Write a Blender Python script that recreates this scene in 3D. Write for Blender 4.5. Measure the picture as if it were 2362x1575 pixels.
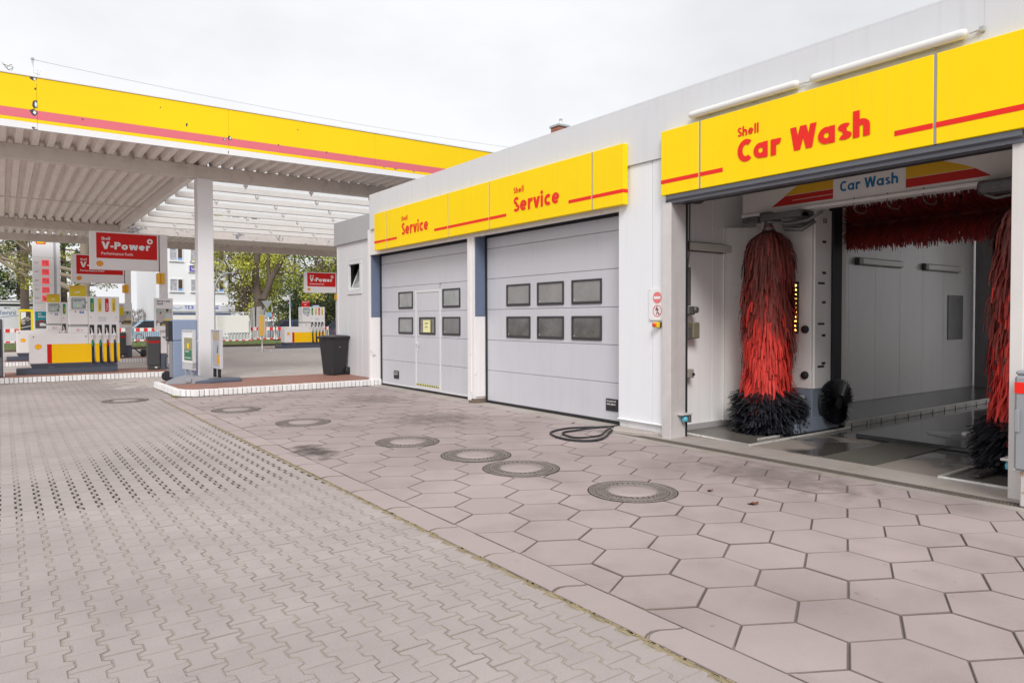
import bpy, bmesh, math, random
from mathutils import Vector, Matrix
random.seed(7)
R = math.radians
for o in list(bpy.data.objects): bpy.data.objects.remove(o)
scn = bpy.context.scene
COL = scn.collection

# ------------------------------------------------------------------ camera
CAM_H = 1.55
cam_d = bpy.data.cameras.new('camera'); cam = bpy.data.objects.new('camera', cam_d); COL.objects.link(cam)
yaw, pitch, roll = 0.627426, -0.0231373, -0.0027702
fw = Vector((math.sin(yaw)*math.cos(pitch), math.cos(yaw)*math.cos(pitch), math.sin(pitch)))
rt = Vector((math.cos(yaw), -math.sin(yaw), 0)); up = rt.cross(fw)
r2 = rt*math.cos(roll)+up*math.sin(roll); u2 = up*math.cos(roll)-rt*math.sin(roll)
cam.matrix_world = Matrix(((r2.x,u2.x,-fw.x,0),(r2.y,u2.y,-fw.y,0),(r2.z,u2.z,-fw.z,CAM_H),(0,0,0,1)))
cam_d.sensor_width = 36; cam_d.lens = 1622.04/2362*36; cam_d.shift_y = -13.85/2362
cam_d.clip_start = .05; cam_d.clip_end = 3000
scn.camera = cam

# ------------------------------------------------------------------ overcast sky, soft sun, exposure
SUN_EL, SUN_AZ = 40.0, 216.0      # azimuth clockwise from +Y
wd = bpy.data.worlds.new('World'); scn.world = wd; wd.use_nodes = True
nt = wd.node_tree; nt.nodes.clear(); N = nt.nodes.new; L = nt.links.new
wo = N('ShaderNodeOutputWorld'); bg = N('ShaderNodeBackground'); bg2 = N('ShaderNodeBackground'); mx = N('ShaderNodeMixShader')
sky = N('ShaderNodeTexSky'); sky.sky_type = 'NISHITA'; sky.sun_disc = False
sky.sun_elevation = R(SUN_EL); sky.sun_rotation = R(SUN_AZ); sky.air_density = 1.0; sky.dust_density = 4.0
L(sky.outputs[0], bg.inputs[0]); bg.inputs[1].default_value = .10
tc = N('ShaderNodeTexCoord'); mp = N('ShaderNodeMapping'); mp.inputs['Scale'].default_value = (1, 1, 2.2)
no = N('ShaderNodeTexNoise'); no.inputs['Scale'].default_value = 1.7; no.inputs['Detail'].default_value = 7; no.inputs['Roughness'].default_value = .55
cr = N('ShaderNodeValToRGB'); cr.color_ramp.elements[0].position = .30; cr.color_ramp.elements[1].position = .62
cr.color_ramp.elements[0].color = (.52, .525, .54, 1); cr.color_ramp.elements[1].color = (.665, .67, .68, 1)
L(tc.outputs['Generated'], mp.inputs[0]); L(mp.outputs[0], no.inputs[0]); L(no.outputs[0], cr.inputs[0]); L(cr.outputs[0], bg2.inputs[0])
bg2.inputs[1].default_value = .97
mx.inputs[0].default_value = .95
L(bg.outputs[0], mx.inputs[1]); L(bg2.outputs[0], mx.inputs[2]); L(mx.outputs[0], wo.inputs[0])
sl = bpy.data.lights.new('sun', 'SUN'); sl.energy = 1.5; sl.angle = R(22); sl.color = (1, .98, .955)
so = bpy.data.objects.new('sun', sl); COL.objects.link(so)
sd = Vector((math.sin(R(SUN_AZ))*math.cos(R(SUN_EL)), math.cos(R(SUN_AZ))*math.cos(R(SUN_EL)), math.sin(R(SUN_EL))))
so.rotation_euler = (-sd).to_track_quat('-Z', 'Y').to_euler(); so.location = (0, 0, 30)
scn.view_settings.view_transform = 'Standard'; scn.view_settings.look = 'None'
scn.view_settings.exposure = .64; scn.view_settings.gamma = 1.0; scn.view_settings.use_curve_mapping = False
scn.render.engine = 'CYCLES'
scn.cycles.max_bounces = 7; scn.cycles.diffuse_bounces = 4; scn.cycles.glossy_bounces = 3; scn.cycles.transmission_bounces = 4; scn.cycles.transparent_max_bounces = 6

# ------------------------------------------------------------------ materials
def lin(h):
    h = h.lstrip('#'); c = [int(h[i:i+2], 16)/255 for i in (0, 2, 4)]
    return tuple(x/12.92 if x <= .04045 else ((x+.055)/1.055)**2.4 for x in c)
_M = {}
def mat(name, col, rough=.55, metal=0., var=.05, scale=3., island=0., bump=0., bscale=60., streak=0., coat=0., emit=0., spec=.5, trans=0., alpha=1., stain=None, obj=0., fine=0., spots=None, patch=0.):
    if name in _M: return _M[name]
    m = bpy.data.materials.new(name); m.use_nodes = True; _M[name] = m
    t = m.node_tree; n = t.nodes.new; l = t.links.new; b = t.nodes['Principled BSDF']
    if isinstance(col, str): col = lin(col)
    b.inputs['Roughness'].default_value = rough; b.inputs['Metallic'].default_value = metal
    b.inputs['Specular IOR Level'].default_value = spec
    b.inputs['Coat Weight'].default_value = coat; b.inputs['Coat Roughness'].default_value = .12
    b.inputs['Transmission Weight'].default_value = trans; b.inputs['Alpha'].default_value = alpha
    g = n('ShaderNodeNewGeometry')
    hs = n('ShaderNodeHueSaturation'); hs.inputs['Color'].default_value = (*col, 1)
    def madd(a, bconst, c):
        q = n('ShaderNodeMath'); q.operation = 'MULTIPLY_ADD'; l(a, q.inputs[0]); q.inputs[1].default_value = bconst
        if isinstance(c, float): q.inputs[2].default_value = c
        else: l(c, q.inputs[2])
        return q.outputs[0]
    nz = n('ShaderNodeTexNoise'); nz.inputs['Scale'].default_value = scale; nz.inputs['Detail'].default_value = 6; nz.inputs['Roughness'].default_value = .6
    l(g.outputs['Position'], nz.inputs['Vector'])
    v = madd(nz.outputs['Fac'], 2.6*var, 1.-1.3*var)
    if fine:
        nf = n('ShaderNodeTexNoise'); nf.inputs['Scale'].default_value = 130; nf.inputs['Detail'].default_value = 3
        l(g.outputs['Position'], nf.inputs['Vector']); w = madd(nf.outputs['Fac'], 2.6*fine, -1.3*fine)
        q = n('ShaderNodeMath'); q.operation = 'ADD'; l(v, q.inputs[0]); l(w, q.inputs[1]); v = q.outputs[0]
    if island:
        v = madd(g.outputs['Random Per Island'], 2*island, madd(v, 1., -island))
    if obj:
        oi = n('ShaderNodeObjectInfo'); v = madd(oi.outputs['Random'], 2*obj, madd(v, 1., -obj))
    l(v, hs.inputs['Value']); out = hs.outputs[0]
    if patch:
        npz = n('ShaderNodeTexNoise'); npz.inputs['Scale'].default_value = .33; npz.inputs['Detail'].default_value = 8; npz.inputs['Roughness'].default_value = .62; l(g.outputs['Position'], npz.inputs['Vector'])
        rp = n('ShaderNodeMapRange'); rp.inputs[1].default_value = .40; rp.inputs[2].default_value = .66; rp.inputs[3].default_value = 1+patch*.6; rp.inputs[4].default_value = 1-patch; l(npz.outputs['Fac'], rp.inputs[0])
        h2 = n('ShaderNodeHueSaturation'); l(out, h2.inputs['Color']); l(rp.outputs[0], h2.inputs['Value']); out = h2.outputs[0]
    if spots:
        nsp = n('ShaderNodeTexNoise'); nsp.inputs['Scale'].default_value = spots[0]; nsp.inputs['Detail'].default_value = 2; l(g.outputs['Position'], nsp.inputs['Vector'])
        rp = n('ShaderNodeMapRange'); rp.inputs[1].default_value = spots[1]; rp.inputs[2].default_value = spots[1]+.03; rp.inputs[4].default_value = spots[2]; l(nsp.outputs['Fac'], rp.inputs[0])
        mi = n('ShaderNodeMix'); mi.data_type = 'RGBA'; l(rp.outputs[0], mi.inputs[0]); l(out, mi.inputs[6]); mi.inputs[7].default_value = (*spots[3], 1); out = mi.outputs[2]
    if streak:
        mpn = n('ShaderNodeMapping'); mpn.inputs['Scale'].default_value = (9, 9, .55); l(g.outputs['Position'], mpn.inputs[0])
        ns = n('ShaderNodeTexNoise'); ns.inputs['Scale'].default_value = 1.3; ns.inputs['Detail'].default_value = 5; l(mpn.outputs[0], ns.inputs['Vector'])
        rp = n('ShaderNodeMapRange'); rp.inputs[1].default_value = .52; rp.inputs[2].default_value = .78; rp.inputs[4].default_value = streak; l(ns.outputs['Fac'], rp.inputs[0])
        mi = n('ShaderNodeMix'); mi.data_type = 'RGBA'; l(rp.outputs[0], mi.inputs[0]); l(out, mi.inputs[6]); mi.inputs[7].default_value = (.19, .17, .15, 1); out = mi.outputs[2]
    if stain:
        scol, sscale, lo, hi, amt = stain
        ns = n('ShaderNodeTexNoise'); ns.inputs['Scale'].default_value = sscale; ns.inputs['Detail'].default_value = 8; ns.inputs['Roughness'].default_value = .65; l(g.outputs['Position'], ns.inputs['Vector'])
        rp = n('ShaderNodeMapRange'); rp.inputs[1].default_value = lo; rp.inputs[2].default_value = hi; rp.inputs[4].default_value = amt; l(ns.outputs['Fac'], rp.inputs[0])
        mi = n('ShaderNodeMix'); mi.data_type = 'RGBA'; l(rp.outputs[0], mi.inputs[0]); l(out, mi.inputs[6]); mi.inputs[7].default_value = (*(lin(scol) if isinstance(scol, str) else scol), 1); out = mi.outputs[2]
    l(out, b.inputs['Base Color'])
    if emit:
        b.inputs['Emission Color'].default_value = (*col, 1); b.inputs['Emission Strength'].default_value = emit
    if bump:
        nb = n('ShaderNodeTexNoise'); nb.inputs['Scale'].default_value = bscale; nb.inputs['Detail'].default_value = 4; l(g.outputs['Position'], nb.inputs['Vector'])
        bp = n('ShaderNodeBump'); bp.inputs['Strength'].default_value = bump; bp.inputs['Distance'].default_value = .01; l(nb.outputs['Fac'], bp.inputs['Height']); l(bp.outputs[0], b.inputs['Normal'])
    return m

# ------------------------------------------------------------------ mesh builder
class MB:
    def __init__(s): s.v = []; s.f = []; s.mi = []; s.k = 0; s.sm = []
    def m(s, k): s.k = k; return s
    def face(s, ids, smooth=False): s.f.append(ids); s.mi.append(s.k); s.sm.append(smooth)
    def add(s, pts):
        i = len(s.v); s.v += [tuple(p) for p in pts]; return list(range(i, i+len(pts)))
    def poly(s, pts): s.face(s.add(pts)); return s
    def box(s, x0, x1, y0, y1, z0, z1):
        if x0 > x1: x0, x1 = x1, x0
        if y0 > y1: y0, y1 = y1, y0
        if z0 > z1: z0, z1 = z1, z0
        i = s.add([(x0,y0,z0),(x1,y0,z0),(x1,y1,z0),(x0,y1,z0),(x0,y0,z1),(x1,y0,z1),(x1,y1,z1),(x0,y1,z1)])
        for q in ((0,3,2,1),(4,5,6,7),(0,1,5,4),(1,2,6,5),(2,3,7,6),(3,0,4,7)): s.face([i[k] for k in q])
        return s
    def cbox(s, c, d): return s.box(c[0]-d[0]/2, c[0]+d[0]/2, c[1]-d[1]/2, c[1]+d[1]/2, c[2]-d[2]/2, c[2]+d[2]/2)
    def rbox(s, x0, x1, y0, y1, z0, z1, r=.01):
        # box whose every edge is chamfered by r
        if x0 > x1: x0, x1 = x1, x0
        if y0 > y1: y0, y1 = y1, y0
        if z0 > z1: z0, z1 = z1, z0
        r = min(r, (x1-x0)*.45, (y1-y0)*.45, (z1-z0)*.45)
        X, Y, Z = (x0, x1), (y0, y1), (z0, z1); idx = {}
        for a in (0, 1):
            for b in (0, 1):
                for c in (0, 1):
                    sx, sy, sz = (1-2*a)*r, (1-2*b)*r, (1-2*c)*r
                    k = s.add([(X[a],Y[b]+sy,Z[c]+sz),(X[a]+sx,Y[b],Z[c]+sz),(X[a]+sx,Y[b]+sy,Z[c])]); idx[a,b,c] = k
        def F(l, flip):
            s.face(l[::-1] if flip else l)
        for a in (0, 1):
            F([idx[a,0,0][0],idx[a,0,1][0],idx[a,1,1][0],idx[a,1,0][0]], a == 1)
            F([idx[0,a,0][1],idx[1,a,0][1],idx[1,a,1][1],idx[0,a,1][1]], a == 1)
            F([idx[0,0,a][2],idx[0,1,a][2],idx[1,1,a][2],idx[1,0,a][2]], a == 1)
        for a in (0, 1):
            for b in (0, 1):
                F([idx[a,b,0][0],idx[a,b,0][1],idx[a,b,1][1],idx[a,b,1][0]], (a+b) % 2 == 1)
                F([idx[a,0,b][0],idx[a,1,b][0],idx[a,1,b][2],idx[a,0,b][2]], (a+b) % 2 == 1)
                F([idx[0,a,b][1],idx[0,a,b][2],idx[1,a,b][2],idx[1,a,b][1]], (a+b) % 2 == 1)
                for c in (0, 1): F(list(idx[a,b,c]), (a+b+c) % 2 == 0)
        return s
    def prism(s, pts, d, cap=True):
        # extrude closed 3D polygon by vector d
        a = s.add(pts); b = s.add([(p[0]+d[0], p[1]+d[1], p[2]+d[2]) for p in pts]); n = len(pts)
        for i in range(n): s.face([a[i], a[(i+1) % n], b[(i+1) % n], b[i]])
        if cap: s.face(a[::-1]); s.face(b)
        return s
    def slab(s, pts2, z0, z1, bev=.004, ek=None):
        # plan polygon (ccw) with chamfered top edge
        n = len(pts2); cx = sum(p[0] for p in pts2)/n; cy = sum(p[1] for p in pts2)/n
        ins = inset(pts2, bev)
        a = s.add([(x, y, z0) for x, y in pts2]); b = s.add([(x, y, z1-bev*.7) for x, y in pts2]); c = s.add([(x, y, z1) for x, y in ins])
        for i in range(n):
            j = (i+1) % n; k0 = s.k; s.k = k0 if ek is None else ek; s.face([a[i], a[j], b[j], b[i]]); s.face([b[i], b[j], c[j], c[i]]); s.k = k0
        s.face(c); return s
    def ring(s, c, u, v, r, n):
        return s.add([tuple(Vector(c)+Vector(u)*(r*math.cos(2*math.pi*i/n))+Vector(v)*(r*math.sin(2*math.pi*i/n))) for i in range(n)])
    def tube(s, path, r, n=8, cap=True, smooth=True):
        P = [Vector(p) for p in path]; rr = r if isinstance(r, (list, tuple)) else [r]*len(P); prev = None; up0 = None
        for i, p in enumerate(P):
            t = (P[min(i+1, len(P)-1)]-P[max(i-1, 0)]).normalized()
            if up0 is None: up0 = Vector((0,0,1)) if abs(t.z) < .9 else Vector((1,0,0))
            u = t.cross(up0)
            if u.length < 1e-4: u = t.cross(Vector((0,1,0)))
            u.normalize(); v = u.cross(t).normalized(); up0 = v
            k = s.ring(p, u, v, rr[i], n)
            if prev:
                for j in range(n): s.face([prev[j], prev[(j+1) % n], k[(j+1) % n], k[j]], smooth)
            elif cap: s.face(k)
            prev = k
        if cap: s.face(prev[::-1])
        return s
    def cyl(s, c0, c1, r, n=16, r1=None): return s.tube([c0, c1], [r, r if r1 is None else r1], n)
    def lathe(s, c, prof, n=20, axis='z', cap=True):
        ax = {'z':((1,0,0),(0,1,0),(0,0,1)),'x':((0,1,0),(0,0,1),(1,0,0)),'y':((0,0,1),(1,0,0),(0,1,0))}[axis]; prev = None
        for r, h in prof:
            k = s.ring(Vector(c)+Vector(ax[2])*h, ax[0], ax[1], max(r, 1e-4), n)
            if prev:
                for j in range(n): s.face([prev[j], prev[(j+1) % n], k[(j+1) % n], k[j]], True)
            elif cap: s.face(k[::-1])
            prev = k
        if cap: s.face(prev)
        return s
    def grid(s, fn, nu, nv, smooth=True):
        ids = [s.add([fn(i/nu, j/nv) for j in range(nv+1)]) for i in range(nu+1)]
        for i in range(nu):
            for j in range(nv): s.face([ids[i][j], ids[i+1][j], ids[i+1][j+1], ids[i][j+1]], smooth)
        return s
    def mesh(s, name, mats):
        me = bpy.data.meshes.new(name); me.from_pydata(s.v, [], s.f)
        if not isinstance(mats, (list, tuple)): mats = [mats]
        for m_ in mats: me.materials.append(m_)
        me.polygons.foreach_set('material_index', s.mi); me.polygons.foreach_set('use_smooth', s.sm); me.update(); return me
    def build(s, name, mats, parent=None, loc=None, rz=0):
        o = bpy.data.objects.new(name, s.mesh(name, mats)); COL.objects.link(o)
        if parent: o.parent = parent
        if loc: o.location = loc
        if rz: o.rotation_euler.z = rz
        if name in STUFFY: o['kind'] = 'stuff'
        return o
def inset(pts, d):
    n = len(pts); out = []
    for i in range(n):
        p0, p1, p2 = Vector(pts[i-1]), Vector(pts[i]), Vector(pts[(i+1) % n])
        e1 = (p1-p0).normalized(); e2 = (p2-p1).normalized(); b = Vector((-e1.y-e2.y, e1.x+e2.x))
        q = p1+b*(2*d/max(b.length_squared, .6)); out.append((q.x, q.y))
    return out
STUFFY = ('slots','black_caps','hooks','brackets','bolts','bars','stickers','locks','black_dashes','red_bands','peeled_patches','twigs','tile_grout','limbs','crown','maroon_strips','red_strips','dirty_strips','black_bristles','bristles')
def tag(o, label=None, cat=None, group=None, kind=None):
    if label: o['label'] = label
    if cat: o['category'] = cat
    if group: o['group'] = group
    if kind: o['kind'] = kind
    return o
def thing(name, label, cat, loc=(0,0,0), rz=0, group=None):
    o = bpy.data.objects.new(name, None); COL.objects.link(o); o.location = loc; o.rotation_euler.z = rz; o.empty_display_size = .1
    return tag(o, label, cat, group)
KIDS = {}
def copy_tree(o, parent=None, label=None, loc=None, rz=None, group=None):
    c = o.copy(); COL.objects.link(c)
    if parent is not None: c.parent = parent
    if label: c['label'] = label
    if group: c['group'] = group
    if loc is not None: c.location = loc
    if rz is not None: c.rotation_euler.z = rz
    for ch in list(o.children):
        copy_tree(ch, c)
    return c

# ------------------------------------------------------------------ geometric sans lettering (strokes), flat print
def _arc(cx, cy, rx, ry, a0, a1, n=None):
    n = n or max(4, int(abs(a1-a0)/14)); return [(cx+rx*math.cos(R(a0+(a1-a0)*i/n)), cy+ry*math.sin(R(a0+(a1-a0)*i/n))) for i in range(n+1)]
def glyph(ch, w):
    h = w/2; x = .71; S = []; P = []
    def ln(*p): S.append(list(p))
    def diag(pts, ww):  # polygons for slanted strokes
        for (xa, ya), (xb, yb) in zip(pts[:-1], pts[1:]): P.append([(xa-ww/2, ya), (xa+ww/2, ya), (xb+ww/2, yb), (xb-ww/2, yb)])
    ww = w*1.12
    if ch == ' ': return [], [], .34
    if ch == 'C': S.append(_arc(.41, .5, .41-h, .51-h, 50, 310)); return S, P, .72
    if ch == 'S': S.append(_arc(.29, .735, .215-h*.1-.02, .265-h, 25, 262)+_arc(.29, .265, .24-.02, .265-h, 82, -155)); return S, P, .60
    if ch == 's': S.append([(a*.80, b*.71) for a, b in _arc(.29, .735, .2, .265-h*1.3, 25, 262)+_arc(.29, .265, .22, .265-h*1.3, 82, -155)]); return S, P, .50
    if ch == 'a': S.append(_arc(.34, x/2, .34-h, x/2-h, 0, 360)); ln((.68-h, 0), (.68-h, x)); return S, P, .76
    if ch == 'd': S.append(_arc(.34, x/2, .34-h, x/2-h, 0, 360)); ln((.68-h, 0), (.68-h, 1.06)); return S, P, .76
    if ch == 'p': S.append(_arc(.34, x/2, .34-h, x/2-h, 0, 360)); ln((h, -.3), (h, x)); return S, P, .76
    if ch == 'o': S.append(_arc(.35, x/2, .35-h, x/2-h, 0, 360)); return S, P, .76
    if ch == 'O' or ch == '0': S.append(_arc(.45, .5, .45-h, .5-h, 0, 360)); return S, P, .96
    if ch == 'e': S.append(_arc(.35, x/2, .35-h, x/2-h, 0, 318)); ln((w, x/2), (.70-h*.8, x/2)); return S, P, .76
    if ch == 'c': S.append(_arc(.35, x/2, .35-h, x/2-h, 50, 310)); return S, P, .62
    if ch == 'r': ln((h, 0), (h, x)); S.append(_arc(.34, x*.56, .34-h, x*.44-h, 178, 62)); return S, P, .46
    if ch in 'hn': ln((h, 0), (h, 1.06 if ch == 'h' else x)); S.append(_arc(.31, x*.58, .31-h, x*.42-h, 180, 0)+[(.62-h, 0)]); return S, P, .70
    if ch == 'm': ln((h, 0), (h, x)); S.append(_arc(.29, x*.58, .29-h, x*.42-h, 180, 0)+[(.58-h, 0)]); S.append(_arc(.29+.58-w, x*.58, .29-h, x*.42-h, 180, 0)+[(.58+.58-w-h, 0)]); return S, P, 1.22-w
    if ch == 'u': S.append([(h, x)]+_arc(.31, x*.42, .31-h, x*.42-h, 180, 360)+[(.62-h, x)]); return S, P, .70
    if ch == 'l': ln((h, 0), (h, 1.06)); return S, P, w+.08
    if ch == 'i': ln((h, 0), (h, x)); P.append(_arc(h, .9, h*1.12, h*1.12, 0, 345, 14)); return S, P, w+.08
    if ch == 't' or ch == 'f':
        if ch == 't': ln((h+.08, 0), (h+.08, .92))
        else: S.append([(h+.08, 0)]+_arc(h+.30, .80, .22, .2-h, 180, 90))
        ln((0, x-h), (.42, x-h)); return S, P, .44
    if ch == 'v': diag([(ww/2, x), (.33, 0), (.66-ww/2, x)], ww); return S, P, .68
    if ch == 'V': diag([(ww/2, 1), (.43, 0), (.86-ww/2, 1)], ww); return S, P, .86
    if ch == 'w': diag([(ww/2, x), (.28, 0), (.50, x), (.72, 0), (1.0-ww/2, x)], ww*.95); return S, P, 1.0
    if ch == 'W': diag([(ww/2, 1), (.31, 0), (.56, 1), (.81, 0), (1.12-ww/2, 1)], ww*.95); return S, P, 1.12
    if ch == 'P': ln((h, 0), (h, 1)); S.append([(h, 1-h)]+[(.36, 1-h)]+_arc(.36, .70, .30-h+.02, .30-h, 90, -90)+[(h, .40+h)]); return S, P, .70
    if ch == 'F': ln((h, 0), (h, 1)); ln((h, 1-h), (.5, 1-h)); ln((h, .52), (.46, .52)); return S, P, .56
    if ch == 'E': ln((h, 0), (h, 1)); ln((h, 1-h), (.52, 1-h)); ln((h, .5), (.48, .5)); ln((h, h), (.52, h)); return S, P, .62
    if ch == 'T': ln((.28, 0), (.28, 1)); ln((0, 1-h), (.56, 1-h)); return S, P, .60
    if ch == 'X': diag([(ww/2, 1), (.62-ww/2, 0)], ww); diag([(.62-ww/2, 1), (ww/2, 0)], ww); return S, P, .68
    if ch == 'N': ln((h, 0), (h, 1)); ln((.74-h, 0), (.74-h, 1)); diag([(h, 1), (.74-h, 0)], w); return S, P, .84
    if ch == 'B': ln((h, 0), (h, 1)); S.append([(h, 1-h), (.3, 1-h)]+_arc(.3, .74, .2, .26-h, 90, -90)+[(h, .5)]); S.append([(h, .5), (.32, .5)]+_arc(.32, .26, .22, .26-h, 90, -90)+[(h, h)]); return S, P, .64
    if ch == 'R': ln((h, 0), (h, 1)); S.append([(h, 1-h), (.34, 1-h)]+_arc(.34, .72, .26-h, .28-h, 90, -90)+[(h, .46)]); ln((.3, .46), (.58, 0)); return S, P, .66
    if ch == 'A': diag([(ww/2, 0), (.4, 1), (.8-ww/2, 0)], ww); ln((.2, .3), (.6, .3)); return S, P, .82
    if ch == 'L': ln((h, 0), (h, 1)); ln((h, h), (.5, h)); return S, P, .54
    if ch == 'Y': diag([(ww/2, 1), (.4, .45), (.8-ww/2, 1)], ww); ln((.4, 0), (.4, .48)); return S, P, .82
    if ch == '-': ln((.03, .36), (.36, .36)); return S, P, .40
    if ch == '1': ln((.3, 0), (.3, 1)); ln((.1, .78), (.3, 1-h)); return S, P, .5
    if ch == '3': S.append(_arc(.28, .74, .22, .26-h, 140, -90)+_arc(.28, .27, .26, .27-h, 90, -140)); return S, P, .62
    if ch == '5': ln((.54, 1-h), (.12, 1-h), (.10, .56)); S.append([(.10, .56)]+_arc(.28, .33, .26, .33-h, 110, -140)); return S, P, .62
    if ch == '2': S.append(_arc(.28, .72, .23, .28-h, 160, -20)+[(h, h)]); ln((h*.2, h), (.56, h)); return S, P, .62
    if ch == '.': P.append(_arc(h, h, h, h, 0, 345, 10)); return S, P, w+.1
    ln((h, 0), (h, x)); ln((h, x-h), (.45, x-h)); ln((.45-h, 0), (.45-h, x)); return S, P, .54
def text(mb, s, org, u, v, n, cap, w=.19, width=None, sp=.045, lift=.0010):
    """lay a flat printed string into mb; org = baseline left; u,v,n frame; cap = cap height; width squeezes it to that length"""
    adv = 0; items = []
    for ch in s:
        S, P, a = glyph(ch, w); items.append((adv, S, P)); adv += a+(sp if ch != ' ' else 0)
    adv -= sp; sx = (width/(adv*cap)) if width else 1.
    org, u, v, n = Vector(org), Vector(u), Vector(v), Vector(n); k = 0
    def put(pts, off):
        nonlocal k
        z = lift+(k % 5)*.0006; k += 1; m2 = max(1, len(pts)//2)
        return [tuple(org+u*((p[0]+off)*cap*sx)+v*(p[1]*cap)+n*(z+(i % m2)*.000018)) for i, p in enumerate(pts)], z
    for (off, S, P), ch in zip(items, s):
        wf_ = {'S': .84, 's': .74, 'e': .88, 'a': .93, 'c': .95}.get(ch, 1.)
        for st in S:
            closed = (Vector(st[0])-Vector(st[-1])).length < 1e-4
            if closed: st = st[:-1]
            m = len(st); Lp = []; Rp = []
            for i in range(m):
                a = Vector(st[i-1]) if (i or closed) else Vector(st[0]); b = Vector(st[(i+1) % m]) if (i < m-1 or closed) else Vector(st[-1]); c = Vector(st[i])
                d1 = (c-a); d2 = (b-c); d1 = d1.normalized() if d1.length > 1e-6 else d2.normalized(); d2 = d2.normalized() if d2.length > 1e-6 else d1
                n1 = Vector((-d1.y, d1.x)); n2 = Vector((-d2.y, d2.x)); q = n1+n2; q = q*(w*wf_/max(q.length_squared, .7))
                Lp.append(c+q); Rp.append(c-q)
            pl, z = put([tuple(p) for p in Lp]+[tuple(p) for p in Rp], off); ids = mb.add(pl)
            for i in range(m if closed else m-1):
                j = (i+1) % m; mb.face([ids[i], ids[m+i], ids[m+j], ids[j]])
        for p in P:
            pl, z = put(p, off); mb.face(mb.add(pl))
    return adv*cap*sx
FX = ((0,-1,0), (0,0,1), (-1,0,0))      # frame of a sign facing the yard (-x)
FY = ((1,0,0), (0,0,1), (0,-1,0))       # frame of a sign facing -y
def pecten(mb, c, u, v, n, s, red=0, yel=1, lift=.003):
    """scallop emblem: red ground, yellow shell, red ribs"""
    c, u, v, n = Vector(c), Vector(u), Vector(v), Vector(n)
    def outline(k):
        pts = []
        for i in range(15):
            a = R(-22+224*i/14); rr = 1+.035*(1 if i % 2 else -1); pts.append((math.cos(a)*rr, math.sin(a)*rr*.92))
        pts += [(-.62, -.62), (-.58, -.86), (.58, -.86), (.62, -.62)]
        return [(x*k, y*k+.0) for x, y in pts]
    P = lambda pts, z: [tuple(c+u*(x*s)+v*(y*s)+n*z) for x, y in pts]
    mb.m(red).poly(P(outline(1.0), lift)); mb.m(yel).poly(P(outline(.84), lift+.0012))
    mb.m(red)
    for a in (30, 52, 72, 90, 108, 128, 150):
        d = Vector((math.cos(R(a)), math.sin(R(a)))); q = Vector((-d.y, d.x))*.028; b = Vector((0, -.62))+d*.12; e = Vector((0, -.05))+d*.72
        mb.poly(P([tuple(b-q*.5), tuple(b+q*.5), tuple(e+q), tuple(e-q)], lift+.0024))
# ================================================================== palette
paver_m = mat('paver_concrete', (.375,.325,.317), .85, patch=.16, spots=(16,.735,.5,(.17,.145,.13)), var=.12, scale=.9, island=.025, obj=.03, bump=.25, bscale=170, fine=.17, stain=((.21,.185,.175), 1.7, .58, .78, .28))
edge_m = mat('slab_edge_dirt', (.17,.135,.12), .9, var=.35, scale=5)
pedge_m = mat('paver_edge_dirt', (.30,.26,.235), .9, var=.3, scale=4)
slab_m = mat('slab_concrete', (.362,.298,.292), .78, patch=.16, spots=(13,.73,.45,(.15,.12,.105)), var=.10, scale=.8, island=.05, obj=.055, bump=.15, bscale=120, fine=.09, stain=((.19,.155,.145), 1.3, .50, .78, .42))
kerbstone_m = mat('edging_concrete', (.375,.315,.305), .8, var=.10, scale=1.5, island=.04, obj=.05, bump=.15, bscale=110, fine=.05, stain=((.16,.14,.13), 2.3, .60, .80, .5))
apron_m = mat('apron_concrete', (.40,.355,.325), .6, patch=.15, var=.14, scale=1.6, bump=.2, bscale=70, fine=.05, stain=((.22,.185,.13), 1.4, .50, .72, .55))
court_m = mat('forecourt_paving', (.49,.44,.415), .85, var=.10, scale=.8, bump=.2, bscale=14, stain=((.19,.165,.15), .9, .55, .75, .4))
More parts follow.
